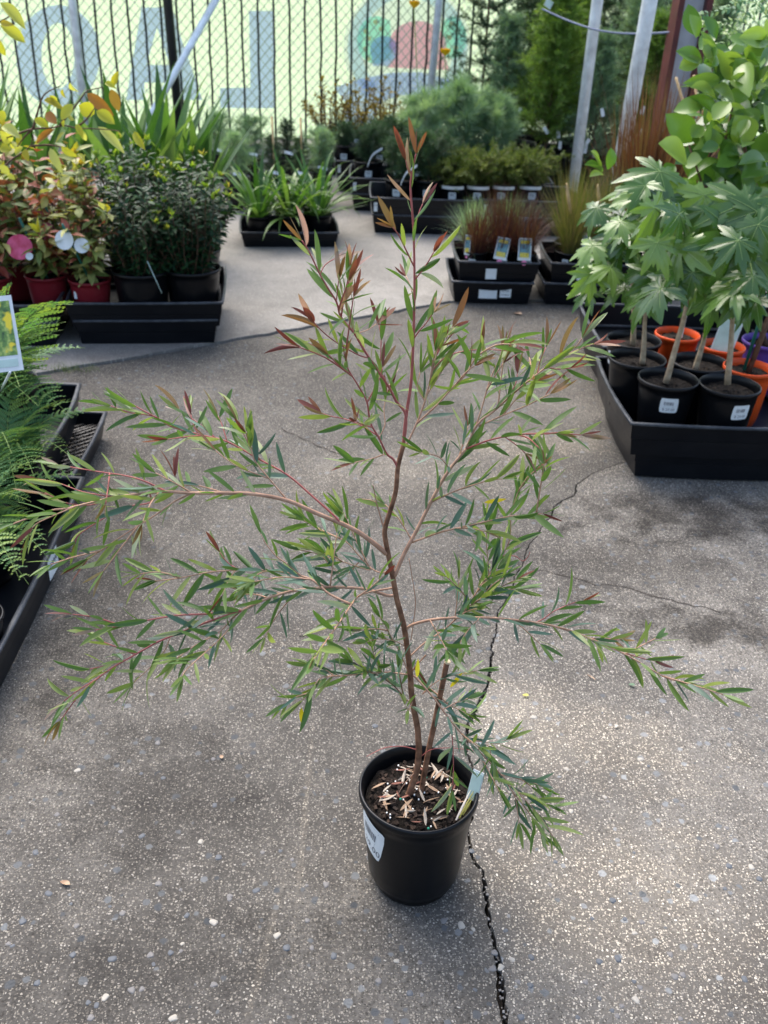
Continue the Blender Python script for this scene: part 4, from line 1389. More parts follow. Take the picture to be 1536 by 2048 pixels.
for x, y in ((751, 44), (762, 58), (731, 62), (738, 77), (731, 98), (737, 117), (903, 47), (899, 75), (912, 95)):
    bshape('emblem_dot', [arc(x, y, 5, 5, 0, 360, 8)], 'banner_orange', 6)
bshape('ribbon', [[(668, 175), (720, 158), (780, 146), (840, 144), (900, 160), (905, 200), (860, 190), (800, 190), (760, 205), (745, 245), (690, 250), (690, 205)]], 'banner_blue', 6)
tv, tf = text_tris('GARDEN')
m = MB()
vs = []
for a_, b_, _ in tv:
    u = 775 + a_ * 48
    v = 182 - b_ * 42 - 10 * math.cos((u - 790) / 60)
    vs.append(fpx(u, v, .08 - .014 - .003 * 7) - BO)
m.add(vs, tf)
m.build('ribbon_lettering', 'banner_white', BN)

# steel poles and post on the right
def pole(name, label, u0, v0, u1, v1, Y, r, mat, cat='pole', H=2.8):
    a, b = px(u0, v0, Y), px(u1, v1, Y)
    d = (b - a).normalized()
    base_ = a - d * (a.z / d.z)
    top = a + d * ((H - a.z) / d.z)
    e = empty(name, (base_.x, base_.y, 0.006), label, cat)
    m = MB()
    m.tube([V((0, 0, 0)), top - base_], r, 18)
    m.build('tube', mat, e, True)
    m = MB()
    m.box((0, 0, .004), (r * 3.4, r * 3.4, .008))
    m.build('base_plate', mat, e)
    return e
pole('galvanised_pole', 'thin galvanised pole standing among the conifers', 1195, 0, 1152, 330, 6.6, .034, 'galvanised')
pole('galvanised_pole', 'thick galvanised pole rising behind the rust coloured grass', 1300, 0, 1242, 320, 5.3, .037, 'galvanised')
def steel_post():
    Y = 5.9
    a, b = px(1386, 0, Y), px(1352, 190, Y)
    d = (a - b).normalized()
    base_ = b - d * (b.z / d.z)
    e = empty('steel_post', (base_.x, base_.y, .006), 'red oxide steel column with grey web beside the broad leaved shrub', 'post')
    top = b + d * ((2.8 - b.z) / d.z) - base_
    rot = d.rotation_difference(V((0, 0, 1))).to_matrix().inverted()
    for nm, mt, cx, sx, cy, sy in (('web', 'steel_grey', 0, .118, 0, .02), ('flange', 'red_oxide', -.075, .03, 0, .16), ('flange', 'red_oxide', .075, .03, 0, .16)):
        m = MB()
        L = top.length
        vs = []
        for z in (0, L):
            for (x_, y_) in ((cx - sx / 2, cy - sy / 2), (cx + sx / 2, cy - sy / 2), (cx + sx / 2, cy + sy / 2), (cx - sx / 2, cy + sy / 2)):
                vs.append(V((x_, y_, 0)) + d * z)
        m.add(vs, [(0, 3, 2, 1), (4, 5, 6, 7), (0, 1, 5, 4), (1, 2, 6, 5), (2, 3, 7, 6), (3, 0, 4, 7)])
        m.build(nm, mt, e)
steel_post()
# blue rope between poles
m = MB()
a, b = px(1085, 18, 6.9), px(1350, 64, 5.9)
mid_ = (a + b) / 2 + V((0, 0, -.06))
m.tube(smooth_path([a, a.lerp(mid_, .5) + V((0, 0, -.012)), mid_, mid_.lerp(b, .5) + V((0, 0, -.012)), b], 5), .006, 6)
tag(m.build('rope', 'blue_rope', None, True), 'slack blue rope strung between the pole and the steel column', 'rope')

# ------------------------------------------------------------------ plant generators
def unit(seed):
    global random
    random.seed(seed)
def bush_mesh(name, mats, h, r, n_shoot, leaves, L, W, seed, z0=.0, top_mi=1, bottom_r=.45, shape='lance', tip_fan=7, round_=.5, tip_min=0.0):
    """dense shrub of upright leafy shoots; last leaves of each shoot use material top_mi"""
    random.seed(seed)
    m = MB()
    for s in range(n_shoot):
        a = random.random() * 6.283
        q = math.sqrt(random.random())
        th = random.uniform(.55, 1.0)
        top = V((q * r * math.cos(a), q * r * math.sin(a), z0 + h * th * (1 - round_ * q * q)))
        low = V((q * r * bottom_r * math.cos(a), q * r * bottom_r * math.sin(a), z0 + h * .05))
        pts = [low, low.lerp(top, .5) + rv(.012), top]
        sp = smooth_path(pts, 3)
        m.tube(sp, [.0022, .0021, .002, .0018, .0016, .0013, .001], 4, 2, False)
        ang = random.random() * 6
        for k in range(leaves):
            t = (k + .5) / leaves
            i = min(len(sp) - 2, int(t * (len(sp) - 1)))
            p = sp[i].lerp(sp[i + 1], t * (len(sp) - 1) - i)
            d = (sp[i + 1] - sp[i]).normalized()
            x = perp(d, V((.3, .2, 1)))
            y = d.cross(x)
            sd = x * math.cos(ang) + y * math.sin(ang)
            ld = (d * random.uniform(.3, .8) + sd).normalized()
            m.leaf(p, ld, V((0, 0, 1)) + rv(.35), L * random.uniform(.7, 1.15), W * random.uniform(.8, 1.15), .25, .25, 3, 0, None, shape)
            ang += 2.4
        if top_mi is not None and random.random() < .8 and th > tip_min:
            d = (sp[-1] - sp[-2]).normalized()
            for k in range(tip_fan):
                ld = (d + rv(.45)).normalized()
                m.leaf(sp[-1], ld, V((0, 0, 1)) + rv(.5), L * random.uniform(.5, .85), W * .85, .1, .3, 3, top_mi, None, shape)
    return m.mesh(name, mats)
def tuft_mesh(name, mat, n, L, W, spread, seed, droop=.7, r0=.03, seg=5, z0=0.0):
    random.seed(seed)
    m = MB()
    for i in range(n):
        a = random.random() * 6.283
        q = math.sqrt(random.random()) * r0
        sp_ = abs(random.gauss(0, spread))
        d = V((math.cos(a) * math.sin(sp_), math.sin(a) * math.sin(sp_), math.cos(sp_)))
        m.blade(V((q * math.cos(a), q * math.sin(a), z0)), d, L * random.uniform(.55, 1.1), W * random.uniform(.7, 1.2), droop * random.uniform(.5, 1.3), seg)
    return m.mesh(name, mat)
def blade_variants(name, mat, W, droops, k0=0):
    out = []
    for k, dr in enumerate(droops):
        random.seed(k0 + k)
        m = MB()
        m.blade(V((0, 0, 0)), V((0, .25, 1)), 1.0, W, dr, 8, tint=k / max(1, len(droops) - 1), side=V((1, 0, 0)), fold=.35)
        out.append(m.mesh(name, mat, True))
    return out
def strap_plant(parent, z0, variants, n, L, seed, spread=.75, name='blade'):
    """each strap leaf is its own part"""
    random.seed(seed)
    for i in range(n):
        a = i * 2.39996 + random.gauss(0, .2)
        tilt = spread * (i + .5) / n * random.uniform(.7, 1.2)
        s = L * random.uniform(.7, 1.1)
        M = Matrix.Translation((math.cos(a) * .012, math.sin(a) * .012, z0)) @ Matrix.Rotation(a - PI / 2, 4, 'Z') @ Matrix.Rotation(-tilt, 4, 'X') @ Matrix.Scale(s, 4)
        put(name, random.choice(variants), parent, M)
def conifer_mesh(name, mats, h, r, n_br, needles, nl, nw, seed, z0=0.0, shape='cone', droop=.2, up=.35, sub=5, twig=.08, whorl=None):
    """stem with tiers of needled branches"""
    random.seed(seed)
    m = MB()
    m.tube([V((0, 0, 0)), V((.004, .003, h * .5)), V((0, 0, h * .96))], [.008, .006, .002], 6, 1, False)
    for b in range(n_br):
        t = (b + random.random()) / n_br if whorl is None else (math.floor(b / whorl) + .5) / math.ceil(n_br / whorl)
        z = z0 + (h - z0) * t
        if shape == 'cone':
            L = r * (1.05 - t) + .02
        elif shape == 'column':
            L = r * (1 - .55 * t) * (.7 + .5 * math.sin(PI * min(1, t * 1.3 + .1)))
        else:
            L = r * math.sqrt(max(.02, 1 - (2 * t - 1) ** 2))
        L *= random.uniform(.75, 1.1)
        a = b * 2.39996 + random.gauss(0, .3)
        d = V((math.cos(a), math.sin(a), up))
        p0 = V((0, 0, z))
        p1 = p0 + d.normalized() * L * .5
        p2 = p0 + d.normalized() * L + V((0, 0, -droop * L))
        sp = smooth_path([p0, p1, p2], 4)
        m.tube(sp, [.0032 * (1 - .75 * i / (len(sp) - 1)) for i in range(len(sp))], 4, 1, False)
        shoots = [(sp[i], (sp[i] - sp[i - 1]).normalized(), 1.0) for i in range(2, len(sp))]
        for s in range(sub):
            i = random.randrange(1, len(sp))
            dd = ((sp[i] - sp[i - 1]).normalized() + rv(.5)).normalized()
            tl = twig * random.uniform(.5, 1.2)
            e_ = sp[i] + dd * tl
            m.tube([sp[i], e_], [.0012, .0006], 3, 1, False)
            for k in range(3):
                shoots.append((sp[i].lerp(e_, (k + 1) / 3), dd, 1.0))
        tb = random.random() * .5
        for (p, dd, _) in shoots:
            for k in range(needles):
                nd = (dd * random.uniform(.3, 1.1) + rv(.55)).normalized()
                m.needle(p - dd * random.random() * .02, nd, nl * random.uniform(.6, 1.15), nw, 0, min(1, tb + random.random() * .5))
    return m.mesh(name, mats)

# ------------------------------------------------------------------ left middle: stacked trays with shrubs in black and red pots
RZL = rad(8)
tray('nursery_tray', 'lower black tray under the dark shrubs, right hand stack by the path', -1.255, 3.705, -.695, 4.20, .006, .105, RZL)
tl = tray('nursery_tray', 'upper black tray holding the dark glossy shrubs and a red pot', -1.278, 3.692, -.668, 4.22, .080, .105, RZL)
tray('nursery_tray', 'lower black tray under the red pots, beside the dark shrubs stack', -1.86, 3.600, -1.315, 4.14, .006, .105, RZL)
tl2 = tray('nursery_tray', 'upper black tray full of red pots with red and green climbers', -1.885, 3.582, -1.30, 4.15, .080, .105, RZL)
ZT = .093
dark_me = bush_mesh('foliage', ['leaf_dark_gloss', 'leaf_lime', 'stem_dark'], .46, .165, 64, 30, .040, .014, 5, tip_min=.90)
dark_me2 = bush_mesh('foliage', ['leaf_dark_gloss', 'leaf_lime', 'stem_dark'], .44, .15, 58, 30, .040, .014, 6, tip_min=.90)
def dark_shrub(loc, label, me, sc=1.0, rz=0.0):
    e = potted('potted_shrub', label, 'potted plant', loc, .116, .093, .197, soil_z=.84, rz=rz, group='dark glossy shrubs')
    put('foliage', me, e, Matrix.Translation((0, 0, .160)) @ Matrix.Scale(sc, 4), 'stuff')
    return e
p = pg(384, 533, .29)
e = dark_shrub((p.x, p.y, ZT), 'dark glossy shrub with lime tips in a black pot at the tray corner', dark_me)
card(e, V((-.09, .02, .165)), .035, .09, (.3, -1, .2), (.1, 0, 1), 'pale')
p = pg(267, 547, .29)
e = dark_shrub((p.x + .01, p.y + .075, ZT), 'dark glossy shrub in a black pot between the red pot and the corner shrub', dark_me2, 1.06, 1.3)
stem_obj(e, [(-.10, -.09, .26), (-.07, -.125, .13)], .0018, 'pale_card', 'tag_strip', 5)
dark_shrub((-.86, 4.185, ZT), 'dark glossy shrub in the back row of the upper tray', dark_me2, 1.12, 2.0)
dark_shrub((-1.10, 4.13, ZT), 'taller dark glossy shrub behind the red pot plant', dark_me, 1.15, 4.0)
# red pots with climbers
vine_me = bush_mesh('foliage', ['leaf_mixed_red', 'leaf_yellow_orange', 'stem_dark'], .50, .17, 22, 15, .070, .030, 15, top_mi=1, shape='ovate', tip_fan=2, bottom_r=.15, tip_min=.8)
vine_me2 = bush_mesh('foliage', ['leaf_mixed_red', 'leaf_yellow_orange', 'stem_dark'], .48, .18, 22, 15, .074, .032, 18, top_mi=1, shape='ovate', tip_fan=2, bottom_r=.15, tip_min=.8)
def disc_tag(e, p, r, face, mat, name='round_tag'):
    face = V(face).normalized()
    M = Matrix.Translation(p) @ V((0, 0, 1)).rotation_difference(face).to_matrix().to_4x4()
    m = MB()
    m.lathe([(.001, 0), (r, 0), (r, .0014), (.001, .0014)], 24)
    return m.build(name, mat, e, mw=M)
def red_pot(loc, label, me, rz, tagkind, sc=1.0):
    e = potted('potted_climber', label, 'potted plant', loc, .086, .066, .155, 'red_plastic', 'climbers in red pots', soil_z=.86, rz=0)
    put('foliage', me, e, Matrix.Translation((0, 0, .15)) @ Matrix.Rotation(rz, 4, 'Z') @ Matrix.Scale(sc, 4), 'stuff')
    stem_obj(e, [(.02, -.035, .13), (-.03, -.155 if tagkind == 'white' else -.12, .40)], .005, 'stake_green', 'stake', 8)
    stem_obj(e, [(-.012, 0, .13), (-.02, -.01, .25), (.02, 0, .38)], [.005, .004, .003], 'stem_dark')
    if tagkind == 'white':
        disc_tag(e, V((-.032, -.15, .34)), .036, (-.1, -1, .25), 'white_card')
        disc_tag(e, V((.03, -.145, .320)), .028, (.2, -1, .35), 'white_card')
        m = MB()
        m.tube([(-.024, -.153, .372), (-.012, -.150, .378)], .006, 8)
        m.build('tie', 'stake_green', e, True)
        sticker(e, -.045, .10, .014, .03, -.062, 0, -.4)
    elif tagkind == 'red':
        t_ = disc_tag(e, V((-.03, -.16, .30)), .048, (.15, -1, .5), 'tag_red')
        disc_tag(e, V((.01, -.180, .272)), .014, (.15, -1, .5), 'white_card', 'tag_badge')
    return e
p = pg(177, 563, .238)
red_pot((p.x, p.y + .02, ZT), 'small red pot climber with round white tags tied to a green stake', vine_me, 0, 'white')
red_pot((-1.395, 3.86, ZT), 'red pot climber with a round red tag, next to the tray gap', vine_me2, 1.1, 'red')
red_pot((-1.60, 3.80, ZT), 'red pot climber with a red tag, second from the tray gap', vine_me, 2.1, 'red', 1.05)
red_pot((-1.36, 4.06, ZT), 'red pot climber in the back row beside the dark shrubs', vine_me2, 3.0, 'red', 1.1)
red_pot((-1.57, 4.02, ZT), 'red pot climber in the back row further from the dark shrubs', vine_me, 4.0, None, 1.15)

# yellow leaved shrub leaning in from the left
yp = V((-1.80, 3.78, ZT))
ye = potted('potted_yellow_shrub', 'yellow leaved shrub arching over the red pots, leaves touched with orange', 'potted plant', yp, .086, .066, .155, 'red_plastic', soil_z=.86)
YO = yp
YB = [[(-60, 330), (0, 281), (35, 268), (65, 258), (100, 256), (130, 251), (152, 256), (200, 258), (240, 262)],
      [(-60, 380), (-10, 350), (20, 322), (45, 305), (62, 290), (66, 268)],
      [(66, 258), (75, 225), (88, 190), (120, 172)], [(120, 250), (140, 225), (160, 200), (175, 182), (205, 175)],
      [(152, 255), (172, 240), (190, 215)], [(62, 292), (100, 290), (125, 295)], [(-60, 130), (-20, 60), (15, 35), (40, 20)],
      [(65, 258), (48, 275), (30, 300)]]
for pts in YB:
    stem_obj(ye, [q - YO for q in smooth_path([px(u, v, 3.45) for u, v in pts], 3)], [.0045 * (1 - .7 * i / (3 * (len(pts) - 1))) for i in range(3 * (len(pts) - 1) + 1)], 'stem_dark', 'branch', 6)
stem_obj(ye, [V((0, 0, .13)), px(-80, 480, 3.6) - YO, px(-60, 330, 3.45) - YO], [.007, .006, .005], 'stem_dark', 'stem')
random.seed(31)
YL = [(0, 5, 52, 58, 20), (0, 50, 52, 85, 22), (0, 80, 10, 114, 12), (0, 45, 28, 50, 10), (98, 190, 110, 215, 14), (88, 200, 128, 218, 14), (126, 178, 130, 198, 9), (140, 165, 156, 185, 12),
      (174, 186, 228, 232, 22), (157, 210, 190, 228, 28), (192, 222, 230, 248, 22), (145, 208, 122, 240, 20), (133, 225, 148, 240, 16), (222, 178, 238, 224, 18), (226, 172, 236, 142, 12),
      (68, 238, 98, 255, 16), (92, 225, 114, 248, 18), (5, 252, 40, 275, 20), (0, 262, 25, 285, 22), (122, 245, 130, 250, 12), (152, 248, 166, 276, 11), (196, 253, 250, 302, 18), (268, 263, 290, 300, 14),
      (100, 296, 122, 345, 16), (122, 292, 155, 315, 16), (156, 308, 170, 325, 10), (50, 298, 56, 322, 14), (46, 295, 30, 310, 12), (110, 258, 72, 288, 14), (0, 295, 22, 300, 18), (-5, 225, 12, 238, 18), (160, 258, 175, 285, 10), (20, 282, 45, 296, 10),
      (0, 330, 20, 350, 14), (15, 345, 30, 360, 10), (130, 265, 110, 285, 12), (210, 165, 232, 176, 10)]
ylm = []
for k in range(6):
    m = MB()
    m.leaf(V((0, 0, 0)), V((0, 1, 0)), V((0, 0, 1)), 1, 1, random.uniform(0, .3), random.uniform(.15, .5), 6, tint=[.15, .5, .6, .75, .6, .9][k], shape='lance')
    ylm.append(m.mesh('leaf', 'leaf_yellow_orange', True))
for (u0, v0, u1, v1, w_) in YL:
    Y = 3.42 + random.gauss(0, .05)
    a, b = px(u0, v0, Y), px(u1, v1, Y + random.gauss(0, .03))
    d = b - a
    W = w_ * 3.6 / FPX * 1.0
    put('leaf', random.choice(ylm), ye, basis(a - YO, d, V((random.gauss(0, .4), -1, random.gauss(.5, .4))), W, d.length, d.length))

# ------------------------------------------------------------------ strap leaved plants behind them
strapV = blade_variants('blade', 'leaf_strap', .10, (.25, .7, 1.1, 1.6, 2.1), 40)
strapW = blade_variants('blade', 'leaf_strap', .15, (.1, .2, .4, .7), 60)
def strap_pot(loc, label, n, L, seed, variants=strapV, spread=.75, rt=.075, group=None, h=.14, mat='black_plastic'):
    e = potted('potted_strap_plant', label, 'potted plant', loc, rt, rt * .78, h, mat, group)
    strap_plant(e, h * .86, variants, n, L, seed, spread)
    return e
bx_, by_ = -.85, 5.30
ta = tray('nursery_tray', 'low black tray of arching strap leaved plants by the path', -.83, 5.30, -.30, 5.70, .006, .085, rad(8))
for k, (dx, dy, lab) in enumerate(((.10, .10, 'front left'), (.27, .12, 'front mid'), (.43, .15, 'front right'), (.09, .28, 'b'), (.26, .30, 'b'), (.42, .33, 'b'))):
    c, s = math.cos(rad(8)), math.sin(rad(8))
    lab_ = ['arching strap leaved plant at the front of the low tray, sword leaf end', 'arching strap leaved plant at the front of the low tray, in the middle', 'arching strap leaved plant at the front of the low tray, path corner with tag', 'arching strap leaved plant at the back of the low tray, sword leaf end', 'arching strap leaved plant at the back of the low tray, in the middle', 'arching strap leaved plant at the back of the low tray, path corner'][k]
    strap_pot((-.83 + dx * c - dy * s, 5.30 + dx * s + dy * c, .018), lab_, 30, .36, 70 + k, strapV, 1.15, .075, 'arching strap leaved plants in the low tray')
e = bpy.data.objects.new('x', None)
bpy.data.objects.remove(e)
for (u, v, Y, L, n, lab) in ((330, 330, 4.95, .62, 22, 'broad sword leaved plant under the black fence post'), (250, 345, 4.8, .70, 16, 'tall sword leaved plant behind the dark shrubs, longest leaves'), (400, 340, 5.0, .50, 20, 'short sword leaved plant beside the dark shrubs, right of the tall one'),
                             (60, 340, 4.9, .60, 22, 'sword leaved plant behind the yellow shrub'), (-40, 330, 4.9, .62, 22, 'sword leaved plant furthest along behind the yellow shrub'), (150, 335, 5.1, .55, 20, 'sword leaved plant in the gap between yellow shrub and tall sword leaves')):
    q = px(u, v, Y)
    strap_pot((q.x, Y, .006), lab, n, L, int(u) + 200, strapW, .5, .10, 'sword leaved plants along the fence', h=max(.18, q.z - .12))

# conifers with stakes behind the low tray
needle_small = conifer_mesh('foliage', ['needle_dark', 'stem_dark'], .34, .13, 34, 12, .028, .0022, 81, .03, 'cone', .1, .4, 5, .05)
needle_green = conifer_mesh('foliage', ['needle_blue', 'stem_dark'], .36, .16, 34, 14, .05, .0022, 82, .02, 'round', .0, .6, 4, .06)
def small_conifer(loc, label, me, rt=.085, h=.16, sc=1.0, rz=0.0, group='small conifers', stake=False, lab=True, name='potted_conifer'):
    e = potted(name, label, 'potted plant', loc, rt, rt * .78, h, 'black_plastic', group)
    put('foliage', me, e, Matrix.Translation((0, 0, h * .86)) @ Matrix.Rotation(rz, 4, 'Z') @ Matrix.Scale(sc, 4), 'stuff')
    if stake:
        stem_obj(e, [(.02, -.02, h * .8), (.01, -.03, h + .34)], .0065, 'bamboo', 'stake')
    if lab:
        pot_label(e, rt, rt * .78, h, rad(-95 + random.uniform(-12, 12)), h * .62, .045, .04, None)
    return e
for k, (u, v, Y, me, st, lab) in enumerate(((475, 395, 6.2, needle_green, 0, 'pale needled conifer next to the sword leaves, behind the low tray'), (545, 388, 6.3, needle_small, 1, 'small staked conifer behind the low tray, nearer the fence post'),
                                        (600, 385, 6.3, needle_small, 1, 'small staked conifer behind the low tray, nearer the stacked trays'), (640, 380, 6.5, needle_green, 0, 'silvery needled conifer at the end of the row behind the low tray'),
                                        (505, 370, 6.9, needle_green, 0, 'pale needled conifer in the second row, next to sword leaves'), (575, 360, 7.0, needle_small, 0, 'dark little conifer in the second row by the fence'), (440, 350, 7.0, needle_green, 0, 'bushy pale conifer against the fence near the sword leaves'))):
    q = px(u, v, Y)
    e = small_conifer((q.x, Y, .006), lab, me, .085, .20, .72, k, 'small conifers behind the low tray', bool(st), False)
    card(e, V((.02, -.09, .22)), .06, .02, (0, -1, .6), (.2, .3, 1), None, 'white_tag')

# ------------------------------------------------------------------ centre back: long stacked trays with pines and junipers
for (x0, y0, x1, y1, lab) in ((-.145, 5.72, .47, 6.17, 'front tray stack of the pine display, corner on the path'), (.49, 5.78, 1.08, 6.22, 'front tray stack of the pine display, end by the thin pole'),
                              (-.29, 6.27, .33, 6.74, 'second tray stack of the pine display along the path'), (.36, 6.30, .98, 6.76, 'second tray stack of the pine display, away from the path'), (-.42, 6.84, .20, 7.30, 'third tray stack of the pine display by the path'), (-.53, 7.40, .1, 7.86, 'last tray stack of the pine display, nearest the fence')):
    tray('nursery_tray', 'lower black tray, ' + lab, x0 + .012, y0 + .012, x1 - .012, y1 - .012, .006, .11, rad(2))
    e = tray('nursery_tray', 'upper black tray, ' + lab, x0, y0, x1, y1, .098, .115, rad(2))
    sticker(e, .03, .06, .02, .05, -.002, 1)
jun_me = conifer_mesh('foliage', ['juniper', 'stem_dark'], .14, .17, 46, 12, .026, .003, 91, .0, 'round', .05, .35, 6, .06)
jun_me2 = conifer_mesh('foliage', ['juniper', 'stem_dark'], .15, .18, 46, 12, .026, .003, 92, .0, 'round', .0, .5, 6, .06)
pine_me = conifer_mesh('foliage', ['needle_dark', 'stem_dark'], .26, .16, 34, 16, .045, .002, 93, .02, 'round', .0, .7, 4, .06)
pine_blue = conifer_mesh('foliage', ['needle_blue', 'stem_dark'], .50, .20, 20, 24, .11, .0032, 94, .05, 'round', .0, .55, 4, .07)
gold_me = bush_mesh('foliage', ['needle_gold', 'needle_gold', 'stem_dark'], .26, .12, 30, 16, .026, .009, 95, bottom_r=.3)
random.seed(9)
for k, (u, Y, me, lab) in enumerate(((905, 5.90, jun_me, 'low juniper in the front tray next to the bare topped pot'), (955, 5.92, jun_me2, 'low juniper in the front tray, second from the tray corner pots'), (1005, 5.95, jun_me, 'low juniper in the front tray, above the red grass tags'), (1058, 5.98, jun_me2, 'low juniper at the pole end of the front tray'))):
    q = px(u, 400, Y)
    e = small_conifer((q.x, Y, .112), lab, me, .088, .165, 1.0, k, 'low junipers in the front tray')
    m = MB()
    rr_ = .089
    m.add([(rr_ * math.cos(a_) * 1.03, rr_ * math.sin(a_) * 1.03, z_) for z_ in (.14, .158) for a_ in [rad(-140 + 8 * i) for i in range(12)]], [(i, i + 1, 13 + i, 12 + i) for i in range(11)])
    m.build('pot_tag', 'white_card', e)
for k, (u, v, Y, me, sc, lab) in enumerate(((800, 392, 5.88, pine_me, .8, 'dwarf pine at the path corner of the front tray'), (855, 390, 5.90, pine_me, .95, 'dwarf pine next to the junipers, behind the red shoot tip'),
                                        (735, 365, 6.42, pine_me, .75, 'dwarf pine at the path edge of the second tray'), (800, 360, 6.5, pine_me, .9, 'rounded dwarf pine in the second tray'),
                                        (690, 330, 7.0, pine_me, .55, 'dwarf pine at the path edge of the third tray'), (760, 325, 7.0, pine_me, .6, 'dwarf pine in the third tray beside the golden shrub'))):
    q = px(u, v, Y)
    e = small_conifer((q.x, Y, .112), lab, me, .095, .18, sc, k * 1.3, 'dwarf pines in the stacked trays')
    if k in (0, 2):
        m = MB()
        pts = smooth_path([V((.0, -.095, .16)), V((.03, -.11, .23)), V((.09, -.10, .27))], 4)
        vs, fs = [], []
        for i, p in enumerate(pts):
            vs += [p + V((0, 0, .008)), p - V((0, 0, .008))]
        for i in range(len(pts) - 1):
            fs.append((2 * i, 2 * i + 1, 2 * i + 3, 2 * i + 2))
        m.add(vs, fs)
        m.build('loop_tag', 'white_card', e)
for k, (u, Y, sc, lab) in enumerate(((845, 6.45, .74, 'soft blue green pine behind the red shoot tip'), (915, 6.50, .86, 'biggest soft blue green pine, right behind the junipers'), (985, 6.55, .72, 'soft blue green pine beside the dark araucaria'))):
    q = px(u, 330, Y)
    small_conifer((q.x, Y, .112), lab, pine_blue, .10, .19, sc, k * 2.0, 'soft blue green pines')
for k, (u, Y, lab) in enumerate(((655, 7.55, 'golden brown shrub at the path end of the last tray'), (715, 7.6, 'golden brown shrub in the middle of the last tray'), (770, 7.6, 'golden brown shrub beside the blue green pine'))):
    q = px(u, 300, Y)
    small_conifer((q.x, Y, .112), lab, gold_me, .10, .19, 1.5, k * 2.0, 'golden brown shrubs', name='potted_golden_shrub')

# tall conifers in the corner
ara_me = conifer_mesh('foliage', ['needle_dark', 'stem_dark'], 1.25, .34, 45, 22, .030, .003, 101, .18, 'cone', -.10, .25, 6, .12, 5)
cyp_me = conifer_mesh('foliage', ['needle_lime', 'stem_dark'], 1.05, .30, 110, 13, .042, .0035, 102, .10, 'cone', .05, .6, 7, .10)
tall_me = conifer_mesh('foliage', ['needle_dark', 'stem_dark'], 1.6, .25, 130, 12, .042, .0035, 103, .10, 'column', .1, .7, 6, .10)
teal_me = conifer_mesh('foliage', ['needle_blue', 'stem_dark'], 1.15, .30, 110, 12, .040, .0034, 104, .08, 'cone', .05, .5, 6, .10)
def tall(u, Y, me, label, sc=1.0, rz=0.0):
    q = px(u, 300, Y)
    e = potted('potted_tall_conifer', label, 'potted tree', (q.x, Y, .006), .15, .12, .26, 'black_plastic', 'tall conifers in the corner')
    put('foliage', me, e, Matrix.Translation((0, 0, .22)) @ Matrix.Rotation(rz, 4, 'Z') @ Matrix.Scale(sc, 4), 'stuff')
    rt_ = random.Random(int(u))
    for k in range(3):
        card(e, V((rt_.uniform(-.16, .16), -.16, rt_.uniform(.30, .62))), .022, .05, (rt_.gauss(0, .3), -1, .2), (rt_.gauss(0, .4), 0, 1), None, 'white_tag')
    return e
tall(955, 7.35, ara_me, 'dark araucaria with tiered branches behind the blue green pines', .95)
tall(1030, 7.55, ara_me, 'dark araucaria set back beside the bright green cypress', .85, 2.0)
e = tall(1090, 7.0, cyp_me, 'bright green feathery cypress left of the thin pole', 1.0)
card(e, V((-.10, -.10, 1.16)), .05, .05, (.3, -1, .3), (.6, 0, 1), 'pale', 'fluttering_tag')
tall(1150, 7.75, tall_me, 'tall dark columnar conifer behind the thin pole', 1.0)
tall(1245, 7.3, teal_me, 'blue green conifer between the two galvanised poles', 1.0)
tall(1320, 7.6, tall_me, 'tall dark columnar conifer near the steel column', 1.0, 2.0)
tall(1060, 8.0, tall_me, 'tall dark columnar conifer at the fence behind the araucaria', 1.05, 1.0)
tall(1400, 7.7, teal_me, 'blue green conifer hidden behind the broad leaved shrub', .9, 1.0)
tall(1225, 8.0, tall_me, 'tall dark columnar conifer at the fence between the poles', .95, 4.0)
tall(1000, 7.15, teal_me, 'young blue green conifer between the araucaria and the cypress', .75, 5.0)
tall(1285, 7.0, cyp_me, 'bright green cypress between the thick pole and the steel column', .85, 2.5)
tall(1120, 7.4, cyp_me, 'bright green cypress tucked behind the thin pole', 1.0, 4.0)
e = tall(1185, 6.85, teal_me, 'shorter blue green conifer at the foot of the thin pole', .7, 3.0)

# two yellow poppies on long stems
for (u, v, ub, lab) in ((828, 17, 838, 'yellow poppy on the taller bare stem in front of the emblem'), (890, 112, 893, 'yellow poppy on the shorter bare stem by the araucaria')):
    Y = 6.75
    t_, b_ = px(u, v, Y), px(ub, 260, Y)
    base_ = V((b_.x, Y, .19))
    e = empty('poppy', base_ - V((0, 0, .0)), lab, 'flower', 'yellow poppies')
    stem_obj(e, [V((0, 0, 0)), (b_ - base_) + V((.005, 0, 0)), (t_ - base_)], .0028, 'stem_green')
    random.seed(int(u))
    for k in range(5):
        a_ = k * 1.2566
        m = MB()
        m.leaf(V((0, 0, 0)), V((math.cos(a_), math.sin(a_), .75)), V((-math.cos(a_), -math.sin(a_), 1)), .052, .062, -.3, .3, 4, shape='obov')
        m.build('petal', 'flower_yellow', e, True, mw=Matrix.Translation(t_ - base_))

